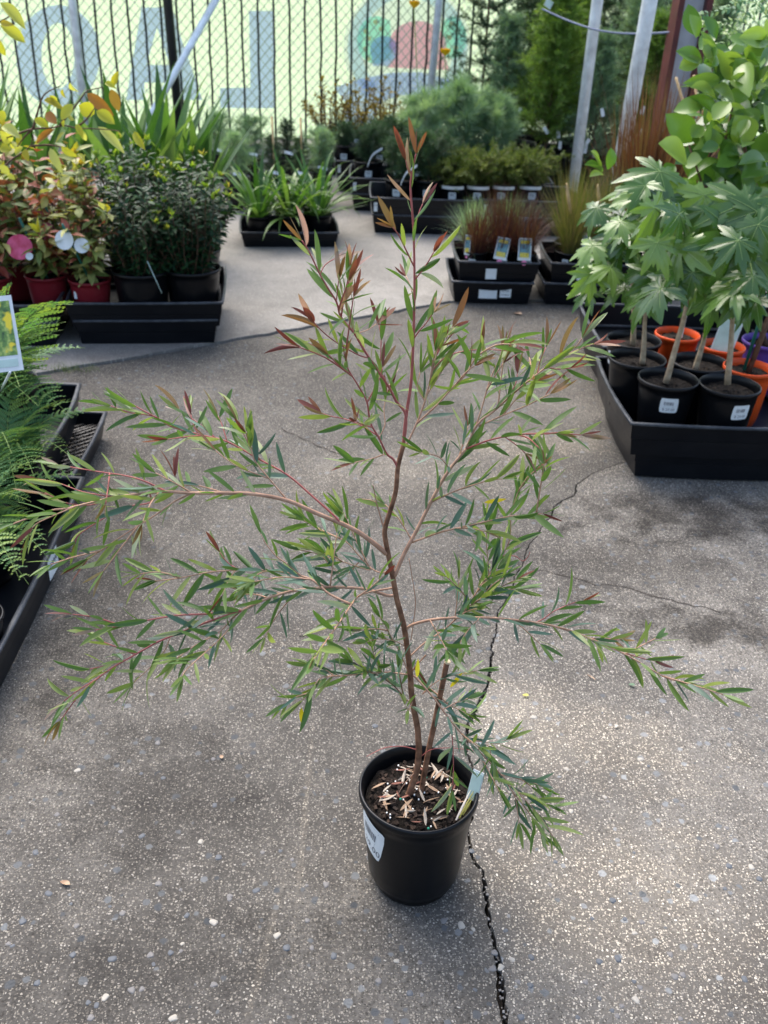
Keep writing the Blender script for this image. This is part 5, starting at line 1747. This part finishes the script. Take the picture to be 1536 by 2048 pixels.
# ------------------------------------------------------------------ right middle: grasses in stacked trays
def two_tray(x0, x1, y0, y1, lab, rz):
    lo_ = tray('nursery_tray', 'lower black tray, ' + lab, x0 - .01, y0 - .012, x1 - .02, y1, .006, .105, rz)
    hi_ = tray('nursery_tray', 'upper black tray, ' + lab, x0 + .012, y0, x1, y1, .092, .11, rz)
    return lo_, hi_
lo1, hi1 = two_tray(.285, .675, 4.47, 4.86, 'red grasses with yellow picture tags', rad(2))
sticker(lo1, .17, .052, .085, .056, .003, 0)
sticker(lo1, .252, .052, .052, .042, .003, 2)
sticker(hi1, .155, .052, .05, .048, -.002, 0)
lo2, hi2 = two_tray(.715, 1.15, 4.50, 4.90, 'green and brown grasses next to the red grass stack', rad(1))
sticker(hi2, .155, .052, .056, .042, -.002, 2)
redg = tuft_mesh('foliage', 'grass_red', 420, .24, .0032, .42, 111, .55, .035)
redg2 = tuft_mesh('foliage', 'grass_red', 420, .26, .0032, .40, 112, .5, .035)
grng = tuft_mesh('foliage', 'grass_green', 520, .34, .0030, .34, 113, .5, .03)
blug = tuft_mesh('foliage', 'needle_blue', 420, .22, .0028, .5, 114, .5, .035)
def grass(loc, label, me, group, sc=1.0, rt=.07, h=.13, rz=0):
    e = potted('potted_grass', label, 'potted plant', loc, rt, rt * .8, h, 'black_plastic', group)
    put('foliage', me, e, Matrix.Translation((0, 0, h * .85)) @ Matrix.Rotation(rz, 4, 'Z') @ Matrix.Scale(sc, 4), 'stuff')
    return e
for k, (dx, dy, me, lab, kind, sc) in enumerate(((.085, .085, redg, 'red grass at the path corner of the grass tray', 'side', 1.0), (.20, .085, redg2, 'red grass with the tilted yellow and blue tag', 'yellow', .9), (.312, .085, redg, 'red grass with the upright yellow and blue tag', 'yellow', .95),
                                            (.085, .215, blug, 'blue green grass behind the corner red grass', 'pale', 1.0), (.20, .215, redg2, 'dark red grass in the middle row of the grass tray', 'pale', 1.15), (.312, .215, redg, 'dark red grass in the middle row beside the green grass tray', 'pale', 1.1),
                                            (.085, .32, blug, 'blue green grass in the back row of the grass tray', 'pale', 1.0), (.25, .32, blug, 'blue green grass in the back row with pale tags', 'pale', 1.1))):
    e = grass((.297 + dx, 4.47 + dy, .104), lab, me, 'small grasses in the grass tray', sc, .056, .125, k)
    if kind == 'yellow':
        card(e, V((-.01, -.072, .105)), .060, .100, (0 if k == 2 else -.1, -1, .30), (-.0 if k == 2 else .16, .2, 1), 'yellow')
    elif kind == 'pale':
        card(e, V((0, .0, .17)), .065, .085, (.1, -1, .3), (.1, .2, 1), 'pale')
    if kind in ('side', 'yellow'):
        pot_label(e, .056, .0448, .125, rad(-90 + (-25 if k == 0 else 15)), .075, .04, .042, None)
    if k == 0:
        card(e, V((-.045, -.03, .11)), .03, .09, (-.8, -1, .2), (-.1, 0, 1), 'yellow')
for k, (dx, dy, lab) in enumerate(((.10, .10, 'green grass with buff seed heads at the corner of its tray'), (.24, .10, 'green grass with brown tips next to the corner one'), (.36, .12, 'green grass hidden behind the lobed leaves'), (.12, .27, 'green grass in the back row of its tray'), (.28, .28, 'green grass in the back row by the thick pole'))):
    e = grass((.725 + dx, 4.50 + dy, .104), lab, grng, 'tall grasses in their tray', 1.0 + .05 * k, .072, .13, k * 1.3)
    if k < 2:
        m = MB()
        m.tube(smooth_path([V((-.02, -.02, .30)), V((-.045, -.03, .38)), V((-.06, -.035, .44))], 4), [.004, .006, .0075, .008, .008, .0075, .006, .004, .002], 7)
        m.build('seed_head', 'bamboo', e, True)
        card(e, V((.055, -.045, .12)), .022, .09, (.2, -1, .3), (.12, 0, 1), 'pale')
    if k == 0:
        pot_label(e, .072, .0576, .13, rad(-115), .085, .03, .035, None)

# rust coloured grass in front of the thick pole
rust = tuft_mesh('foliage', 'grass_rust', 260, .86, .010, .24, 121, .28, .05, 6)
for (u, Y, sc, lab) in ((1295, 4.75, .95, 'rust red sword grass in front of the thick pole'), (1345, 4.9, .85, 'rust red sword grass beside the bamboo canes'), (1250, 5.05, .75, 'rust red sword grass behind the green grasses')):
    q = px(u, 380, Y)
    e = grass((q.x, Y, .006), lab, rust, 'rust red grasses', sc, .11, .24, u)
    if lab.endswith('canes'):
        for (uu, v0, uu1, v1) in ((1365, 200, 1352, 155), (1400, 250, 1388, 150), (1408, 210, 1414, 140), (1372, 230, 1380, 195)):
            a, b = px(uu, v0, Y + .02), px(uu1, v1, Y + .02)
            d_ = (a - b).normalized()
            stem_obj(e, [b - V((q.x, Y, .006)), a - V((q.x, Y, .006)) + d_ * .35], .006, 'bamboo', 'bamboo_cane', 7)

# ------------------------------------------------------------------ right front: trays, lobed leaf saplings, broad leaved shrub
tray('nursery_tray', 'lower black tray under the lobed leaf saplings', .765, 2.722, 1.33, 3.23, .006, .11, rad(1), wave=.010)
R1 = tray('nursery_tray', 'upper black tray holding the lobed leaf saplings and orange pots', .733, 2.695, 1.36, 3.26, .092, .115, rad(1), wave=.012)
tray('nursery_tray', 'lower black tray behind the lobed leaf saplings', .795, 3.41, 1.38, 3.90, .006, .105, rad(1))
R2 = tray('nursery_tray', 'upper black tray behind the lobed leaf saplings', .775, 3.40, 1.40, 3.92, .085, .11, rad(1))
ZR = .106
LOBES = [(0, 1.0, 28), (52, .95, 28), (-52, .95, 28), (106, .74, 30), (-106, .74, 30), (150, .36, 20), (-150, .36, 20)]
def lobed_mesh(seed, deep=.34):
    r = random.Random(seed)
    lb = [(a + r.gauss(0, 3), L * r.uniform(.9, 1.08), w_ * r.uniform(.9, 1.1)) for a, L, w_ in LOBES]
    droop, cup, ph = r.uniform(.12, .42), r.uniform(-.1, .15), r.random() * 6
    def R(th):
        best = deep
        for a, L, w_ in lb:
            d = abs((math.degrees(th) - a + 180) % 360 - 180)
            q = d / w_
            if q < 1.1:
                v = L * (.60 + .40 * max(0.0, 1 - q / .42)) + (.10 * L * math.exp(-((q - .60) / .10) ** 2) if L > .6 else 0)
                if q > .74:
                    v = v + (deep * .9 - v) * min(1.0, (q - .74) / .22)
                best = max(best, v)
        if abs(abs(math.degrees(th)) - 180) < 14:
            best = .16
        return best
    n, rings = 160, (0, .22, .42, .6, .78, .92, 1.0)
    m = MB()
    vs, fs = [(0, 0, 0)], []
    for fr in rings[1:]:
        for j in range(n):
            th = -PI + 2 * PI * j / n
            rr = R(th) * fr
            x, y = rr * math.sin(th), rr * math.cos(th)
            # vein ridges: crease along lobe axes
            cr = 0
            for a, L, w_ in lb:
                d = abs((math.degrees(th) - a + 180) % 360 - 180)
                if d < 24:
                    cr = max(cr, 1 - d / 24)
            z = -droop * rr * rr - .07 * rr * cr + .025 * math.sin(3 * th + ph) * rr + cup * x * x + .03 * math.sin(9 * th + ph) * fr * rr
            vs.append((x, y, z))
    for j in range(n):
        fs.append((0, 1 + j, 1 + (j + 1) % n))
    for k in range(len(rings) - 2):
        for j in range(n):
            a, b = 1 + k * n + j, 1 + k * n + (j + 1) % n
            fs.append((a, a + n, b + n, b))
    m.add(vs, fs, 0, r.random())
    # pale veins standing proud
    for a, L, w_ in lb[:5]:
        A = rad(a)
        pts = []
        for fr in (0.0, .25, .5, .75, .92):
            rr = R(A) * fr
            x, y = rr * math.sin(A), rr * math.cos(A)
            pts.append(V((x, y, -droop * rr * rr - .07 * rr + cup * x * x + .025 * math.sin(3 * A + ph) * rr + .006)))
        m.tube(pts, [.008, .007, .0055, .004, .002], 4, 1, False, .5)
    return m.mesh('leaf', ['leaf_lobed', 'vein_green'], True)
LB = [lobed_mesh(s, .24 + .04 * (s % 3)) for s in range(8)]
sap = {}
def sapling(key, loc, label, stempx, Y, lab=None, ribs=True, rt=.093):
    e = potted('potted_sapling', label, 'potted plant', loc, rt, rt * .76, .195, 'black_plastic', 'lobed leaf saplings', ribs=False, soil_z=.86)
    o = V(loc)
    pts = [px(u, v, Y) - o for u, v in stempx]
    stem_obj(e, smooth_path(pts, 3), [.0105 - .006 * i / (3 * (len(pts) - 1)) for i in range(3 * (len(pts) - 1) + 1)], 'stem_pale')
    if lab:
        pot_label(e, rt, rt * .76, .195, rad(lab), .135, .055, .048, '$ 29.00')
    sap[key] = (e, o, [px(u, v, Y) for u, v in stempx])
    return e
sapling('P1', (.860, 2.835, ZR), 'lobed leaf sapling in the front black pot with the price label, by the tray corner', [(1332, 766), (1350, 700), (1372, 617), (1378, 520)], 2.835, -95)
sapling('P2', (1.040, 2.80, ZR), 'lobed leaf sapling with a price label on its pot, next to the orange pot', [(1455, 768), (1462, 690), (1466, 624), (1478, 480)], 2.80, -75)
sapling('P3', (.800, 3.005, ZR), 'lobed leaf sapling in the second black pot from the corner along the tray side', [(1285, 728), (1288, 690), (1290, 640), (1296, 540)], 3.0)
sapling('P4', (1.0, 2.99, ZR), 'lobed leaf sapling in the second row behind the two labelled pots', [(1389, 742), (1402, 700), (1412, 660), (1425, 560)], 2.97)
sapling('P5', (.825, 3.185, ZR), 'lobed leaf sapling in the third black pot along the tray side', [(1266, 690), (1268, 640), (1266, 580), (1262, 500)], 3.17, -150)
LF = [(1494, 405, 92, 'P2', 200), (1467, 472, 98, 'P2', 190), (1360, 491, 82, 'P1', 195), (1503, 515, 92, 'P2', 185), (1427, 586, 84, 'P4', 178), (1320, 343, 80, 'P3', 215), (1281, 382, 85, 'P5', 235), (1246, 438, 75, 'P5', 240),
      (1299, 540, 70, 'P3', 205), (1240, 500, 72, 'P5', 255), (1222, 535, 60, 'P5', 262), (1288, 596, 62, 'P3', 200), (1358, 428, 75, 'P1', 170), (1327, 400, 72, 'P3', 190), (1411, 390, 72, 'P4', 180), (1517, 449, 80, 'P2', 160), (1264, 470, 74, 'P5', 225), (1340, 560, 60, 'P1', 200), (1395, 500, 75, 'P4', 175), (1250, 575, 58, 'P5', 235), (1455, 420, 80, 'P4', 150), (1530, 560, 70, 'P2', 150), (1310, 455, 70, 'P3', 210), (1480, 590, 60, 'P2', 165), (1385, 545, 62, 'P1', 185)]
rl = random.Random(77)
for _k, (qa, qb, qc, qd, qn) in {'P5': (1175, 1270, 400, 590, 8), 'P3': (1230, 1340, 345, 560, 8), 'P1': (1310, 1400, 400, 580, 6), 'P4': (1360, 1460, 370, 560, 8), 'P2': (1440, 1536, 380, 600, 8)}.items():
    for _ in range(qn):
        LF.append((rl.uniform(qa, qb), rl.uniform(qc, qd), rl.uniform(46, 72), _k, rl.uniform(150, 250)))
for i, (u, v, s, key, ang) in enumerate(LF):
    e, o, st = sap[key]
    Y = st[0].y + rl.uniform(-.16, -.02)
    c = px(u, v, Y)
    size = s * 3.0 / FPX * 1.12
    a = rad(ang)
    # tip direction: ang 180 = straight down in the picture, 270 = left
    dirn = V((math.sin(a), -.45 + rl.gauss(0, .15), math.cos(a) * .75)).normalized()
    nrm = V((rl.gauss(-.1, .45), -.55 + rl.gauss(0, .45), 1.0))
    put('leaf', LB[(i * 3) % 8], e, basis(c - o, dirn, nrm, size, size, size))
    top = st[-1].lerp(st[1], rl.uniform(0, .35))
    midp = top.lerp(c, .55) + V((0, 0, .03))
    stem_obj(e, smooth_path([top - o, midp - o, c - o], 3), .0022, 'stem_green', 'petiole', 5)

# orange and purple pots behind them
def col_pot(name, label, u, v, z, rt, mat, group, stake=None, dy=0.0):
    q = pg(u, v, z)
    e = potted(name, label, 'potted plant', (q.x, q.y + dy, ZR), rt, rt * .76, z - ZR, mat, group, soil_z=.88)
    if stake:
        (u0, v0, u1, v1) = stake
        o = V((q.x, q.y + dy, ZR))
        stem_obj(e, [px(u0, v0, q.y + dy) - o, px(u1, v1, q.y + dy) - o], .0055, 'stake_green', 'stake')
    return e
o1 = col_pot('potted_young_shrub', 'young shrub in the orange pot behind the black pots, with the white strip tag', 1360, 672, .295, .078, 'orange_plastic', 'orange pots', (1358, 690, 1378, 530), .03)
o2 = col_pot('potted_young_shrub', 'young shrub in the orange pot beside the purple pot', 1447, 690, .295, .074, 'orange_plastic', 'orange pots')
o3 = col_pot('potted_young_shrub', 'young shrub in the orange pot at the middle of the tray, tall green stake', 1500, 735, .30, .080, 'orange_plastic', 'orange pots', (1488, 740, 1536, 590), .01)
o4 = col_pot('potted_broad_leaf_shrub', 'broad leaved shrub in the purple pot, rising over the lobed leaves', 1545, 690, .295, .085, 'purple_plastic', None, None, .05)
stem_obj(o1, [(0, 0, .16), (.01, -.02, .40)], .0045, 'stem_dark')
card(o1, V((-.005, -.05, .19)), .016, .24, (0, -1, .1), (.05, .1, 1), None, 'strip_tag')
card(o2, V((-.02, -.04, .17)), .07, .14, (-.3, -1, .35), (.22, .1, 1), 'pale', 'plant_tag')
stem_obj(o2, [(0, 0, .16), (.0, .01, .5)], .005, 'stem_dark')
stem_obj(o3, [(0, 0, .16), (.035, -.01, .45)], .009, 'stem_dark')
# broad leaved shrub: traced leaves as parts, a darker mass of the rest
OB = V(o4.location)
bl = []
for k in range(6):
    random.seed(300 + k)
    m = MB()
    m.leaf(V((0, 0, 0)), V((0, 1, 0)), V((0, 0, 1)), 1, 1, random.uniform(.1, .4), random.uniform(.15, .4), 8, tint=[.3, .55, .7, .85, 1.0, .45][k], shape='obov')
    bl.append(m.mesh('leaf', 'leaf_broad', True))
BT = [px(1500, 560, 3.30), px(1495, 330, 3.30), px(1470, 180, 3.30), px(1480, 100, 3.30)]
stem_obj(o4, [V((0, 0, .16))] + [p - OB for p in BT], [.011, .009, .006, .005, .003], 'stem_dark')
BT2 = [px(1480, 420, 3.30), px(1440, 330, 3.25), px(1465, 215, 3.25)]
stem_obj(o4, [p - OB for p in BT2], [.007, .005, .003], 'stem_dark', 'branch')
BT3 = [px(1490, 430, 3.3), px(1405, 370, 3.2), px(1378, 290, 3.2)]
stem_obj(o4, [p - OB for p in BT3], [.006, .004, .003], 'stem_dark', 'branch')
BLF = [(1405, 128, 1362, 98, 24), (1400, 60, 1425, 130, 20), (1440, 160, 1436, 100, 26), (1478, 158, 1448, 112, 36), (1490, 175, 1478, 120, 30), (1500, 130, 1522, 92, 34), (1512, 160, 1535, 120, 34), (1470, 205, 1435, 172, 36), (1440, 245, 1393, 190, 24), (1432, 250, 1434, 210, 28),
       (1450, 275, 1442, 240, 32), (1390, 282, 1350, 240, 38), (1374, 328, 1332, 284, 40), (1385, 300, 1428, 246, 26), (1370, 330, 1400, 318, 26), (1395, 360, 1420, 335, 36), (1440, 345, 1475, 320, 30), (1475, 330, 1510, 385, 40), (1500, 250, 1535, 215, 34), (1475, 290, 1505, 262, 28), (1505, 190, 1536, 150, 30), (1515, 320, 1530, 270, 30),
       (1460, 330, 1450, 280, 28), (1420, 300, 1400, 275, 24), (1480, 310, 1455, 300, 26), (1480, 220, 1510, 250, 40), (1470, 230, 1500, 285, 42), (1200, 340, 1190, 300, 16), (1205, 345, 1178, 322, 14), (1208, 350, 1182, 350, 14), (1215, 340, 1225, 300, 18), (1350, 330, 1330, 345, 22), (1410, 180, 1440, 190, 26), (1430, 130, 1410, 80, 16), (1505, 100, 1525, 70, 26), (1490, 90, 1470, 70, 22),
       (1520, 400, 1480, 380, 40), (1440, 400, 1410, 375, 34), (1390, 395, 1370, 370, 30), (1536, 330, 1500, 340, 36)]
for _ in range(85):
    lu, lv, la = rl.uniform(1385, 1550), rl.uniform(70, 400), rl.uniform(0, 6.28)
    if lu < 1440 and lv > 120 and rl.random() < .5:
        continue
    ll = rl.uniform(34, 54)
    BLF.append((lu, lv, lu + ll * math.cos(la), lv + ll * math.sin(la) - 8, rl.uniform(18, 30)))
for i, (u0, v0, u1, v1, w_) in enumerate(BLF):
    Y = 3.22 + rl.gauss(0, .06)
    a, b = px(u0, v0, Y), px(u1, v1, Y - abs(rl.gauss(0, .05)))
    d = b - a
    W = w_ * 3.4 / FPX * 1.2
    put('leaf', bl[rl.randrange(6)], o4, basis(a - OB, d, V((rl.gauss(0, .4), -.8, rl.gauss(.8, .3))), W, d.length * 1.05, d.length * 1.05))
random.seed(55)
m = MB()
for i in range(420):
    c = px(random.uniform(1400, 1640), random.uniform(110, 560), 3.45 + random.gauss(0, .10))
    d = V((random.gauss(0, 1), random.gauss(-.3, .7), random.gauss(.2, .6)))
    m.leaf(c - OB, d, V((random.gauss(0, .4), random.gauss(-.4, .4), 1)), random.uniform(.07, .12), random.uniform(.035, .055), .25, .25, 4, 0, random.uniform(0, .6), 'obov')
m.build('foliage', 'leaf_broad', o4, True, 'stuff')
# feathery tree fronds at the very top right
q = px(1560, 420, 3.75)
fe = potted('potted_feathery_tree', 'feathery compound leaved tree behind the broad leaved shrub', 'potted plant', (q.x, 3.72, ZR - .005), .09, .07, .2, 'black_plastic')
FOx = V((q.x, 3.72, ZR - .005))
stem_obj(fe, [V((0, 0, .15)), px(1550, 250, 3.72) - FOx, px(1540, 60, 3.72) - FOx], [.009, .007, .003], 'stem_dark')
for i, (u0, v0, u1, v1) in enumerate(((1545, 80, 1402, 30), (1545, 100, 1410, 55), (1545, 120, 1430, 95), (1550, 60, 1450, 15), (1545, 150, 1405, 45), (1550, 110, 1470, 130), (1555, 60, 1480, 40), (1545, 140, 1450, 70), (1550, 90, 1500, 100), (1545, 30, 1470, 5), (1545, 170, 1440, 60))):
    Y = 3.6 + .03 * i
    a, b = px(u0, v0, Y) - FOx, px(u1, v1, Y) - FOx
    midp = a.lerp(b, .5) + V((0, 0, .05))
    sp = smooth_path([a, midp, b], 8)
    m = MB()
    m.tube(sp, .0014, 4, 1, False)
    for k in range(2, len(sp)):
        d = (sp[k] - sp[k - 1]).normalized()
        s = perp(d, V((0, -.6, 1))).cross(d)
        for sg in (1, -1):
            m.leaf(sp[k], s * sg + d * .5 + rv(.15), V((0, -.6, 1)) + rv(.3), .024, .010, .15, .1, 3, 0, None, 'ovate')
    m.build('frond', ['leaf_fern' if i % 3 == 0 else 'leaf_broad', 'stem_green'], fe)

# ------------------------------------------------------------------ left front: tray row with ferns
LT0 = tray('nursery_tray', 'black tray along the path with the white label on its side, ferns in it', -1.30, 1.30, -.782, 2.36, .006, .11, rad(3), wave=.012)
LT1 = tray('nursery_tray', 'open mesh black tray carrying the far fern tray', -1.42, 2.40, -.885, 2.86, .006, .085, rad(3), mesh_floor=True)
LT2 = tray('nursery_tray', 'far fern tray standing on the open mesh tray', -1.50, 2.31, -.925, 2.80, .092, .11, rad(5), wave=.014)
# side label on the near tray (faces +X)
m = MB()
m.box((0, 0, 0), (.0008, .075, .06))
a = pg(82, 1235, .06)
lo_ = V(LT0.location)
lab = m.build('paper_label', 'white_card', LT0, mw=Matrix.Translation((.5225, .70, .057)) @ Matrix.Rotation(rad(-2), 4, 'Z'))
m = MB()
for k in range(9):
    m.box((.0008, -.026 + .0065 * k, .004 + (.002 if k % 2 else -.001)), (.0006, .0035, .010))
m.build('print', 'grey_ink', lab)
def frond_mesh(seed, npair=14, npin=12, mat=0.5):
    r = random.Random(seed)
    m = MB()
    # rachis along +Y, length 1, arching
    def P(t):
        return V((.04 * math.sin(t * 2.2) * r0, t, .16 * math.sin(PI * t * .85) - .20 * t * t))
    r0 = r.choice((-1, 1))
    pts = [P(i / 14) for i in range(15)]
    m.tube(pts, [.007 * (1 - .8 * i / 14) for i in range(15)], 4, 1, False, .8)
    for i in range(npair):
        t = .10 + .89 * i / npair
        b = P(t)
        L = .34 * (1 - t) ** .8 * (1.0 if t > .2 else .8) + .01
        L = max(.025, L)
        for sg in (1, -1):
            d = V((sg, .55 + r.gauss(0, .05), -.12 + r.gauss(0, .06))).normalized()
            nn = V((0, 0, 1))
            ptip = b + d * L + V((0, 0, -.10 * L))
            k = max(3, int(npin * L / .26))
            m.tube([b, b.lerp(ptip, .5) + V((0, 0, .01)), ptip], [.003, .002, .001], 3, 1, False, .6)
            tt = min(1, max(0, r.gauss(mat, .16)))
            for j in range(k):
                u = (j + .6) / k
                c = b.lerp(ptip, u) + V((0, 0, .01 * math.sin(PI * u)))
                pl = .036 * (1 - .72 * u) * (L / .26 + .35)
                for s2 in (1, -1):
                    side = V((-d.y, d.x, 0)) * s2
                    m.leaf(c, (side + d * .45), nn, pl, L / k * 1.0, .15, .1, 3, 0, min(1, tt + .12 * u), 'lance')
    return m.mesh('frond', ['leaf_fern', 'stem_green'])
FR = [frond_mesh(s, mat=.45 + .1 * (s % 3)) for s in range(4)]
def fern(label, base, fronds, rt=.09, h=.16, seed=0, lab_=None, tagcard=None):
    e = potted('potted_fern', label, 'potted plant', base, rt, rt * .8, h, 'black_plastic', 'ferns in the left trays', soil_z=.85)
    o = V(base)
    r = random.Random(seed)
    crown = V((0, 0, h * .88))
    for i, (u, v, Y) in enumerate(fronds):
        tip = px(u, v, Y) - o
        d = tip - crown
        L = d.length
        # frond mesh tip lies at (0,1,-.15)
        M = basis(crown, d + V((0, 0, .10 * L)), V((r.gauss(0, .12), r.gauss(-.15, .12), 1)), L * .95, L, L)
        put('frond', FR[(i + seed) % 4], e, M)
    for i in range(10):
        a = -1.2 + i * .6 + r.gauss(0, .1)
        d = V((math.cos(a), math.sin(a), .45 + .35 * (i % 3)))
        put('frond', FR[i % 4], e, basis(crown, d, V((0, 0, 1)), .24, .27, .27))
    if lab_:
        pot_label(e, rt, rt * .8, h, rad(lab_), h * .5, .075, h * .42, '$ 22.00')
    return e
f1 = fern('large fern in the far left tray, fronds arching over the pavement', (-1.10, 2.54, .105), [(128, 590, 2.35), (95, 665, 2.35), (128, 835, 2.30), (70, 800, 2.20), (20, 760, 2.15), (-10, 560, 2.4), (115, 640, 2.5), (40, 620, 2.3)], .115, .22, 1)
f2 = fern('fern with yellowish frond at the front of the far left tray', (-1.00, 2.30, .105 - .085), [(128, 905, 2.12), (60, 960, 2.0), (105, 880, 2.25), (20, 1000, 1.95), (0, 900, 2.0)], .09, .21, 2)
f3 = fern('low fern in the near left tray behind the small labelled pot', (-.985, 2.02, .018), [(90, 1115, 1.86), (60, 1160, 1.8), (20, 1150, 1.75), (75, 1040, 1.95), (85, 1080, 1.9)], .09, .17, 3)
# picture card on a stick in the first fern
ct = px(20, 745, 2.02)
c0 = V(f1.location)
card(f1, ct - c0 + V((-.015, 0, 0)), .088, .165, (.25, -1, .45), (-.12, .2, 1), 'picture', 'picture_card')
stem_obj(f1, [V((0, 0, .18)), ct - c0], .003, 'white_card', 'card_stick')
sp_ = potted('potted_seedling', 'small black pot with a white barcode label in the near left tray', 'potted plant', (-.862, 1.665, .018), .066, .054, .14, 'black_plastic', soil_z=.84)
pot_label(sp_, .066, .054, .14, rad(-62), .055, .065, .06, '$ 8.00')
mm = tuft_mesh('foliage', 'leaf_fern', 30, .08, .004, .6, 77, .6, .02)
put('foliage', mm, sp_, Matrix.Translation((-.02, .01, .115)), 'stuff')

# ------------------------------------------------------------------ litter on the pavement
def litter(name, label, u, v, mat, L, W, cat='leaf', ang=0.0):
    p = pg(u, v, .002)
    m = MB()
    m.leaf(V((0, -L / 2, 0)), V((0, 1, 0)), V((0, 0, 1)), L, W, .12, .3, 5, shape='ovate')
    o = m.build(name, mat, None, True)
    o.location = p + V((0, 0, .003))
    o.rotation_euler = (0, 0, ang)
    return tag(o, label, cat)
litter('fallen_petal', 'small yellow petal lying on the pavement beside the crack', 1051, 1392, 'leaf_yellow', .014, .008, 'petal', 1.4)
litter('fallen_leaf', 'pale green leaf scrap on the pavement under the drooping right branch', 1263, 1371, 'needle_blue', .014, .009, 'leaf', 1.2)
litter('fallen_leaf', 'white scrap on the pavement beyond the pot', 1232, 1454, 'leaf_white_under', .012, .007, 'leaf', 2.4)
litter('fallen_leaf', 'brown dry leaf on the far pavement in front of the grass trays', 1035, 628, 'dry_leaf', .045, .03, 'leaf', 1.0)
litter('fallen_leaf', 'tan dry leaf fragment on the near pavement, opposite the crack', 130, 1767, 'dry_leaf', .022, .009, 'leaf', 1.2)
litter('fallen_twig', 'thin dry twig on the pavement beyond the drooping right branch', 1182, 1355, 'dry_leaf', .03, .003, 'twig', .6)
litter('fallen_leaf', 'reddish leaf scrap near the pale streak on the pavement', 443, 1515, 'dry_leaf', .012, .008, 'leaf', .3)
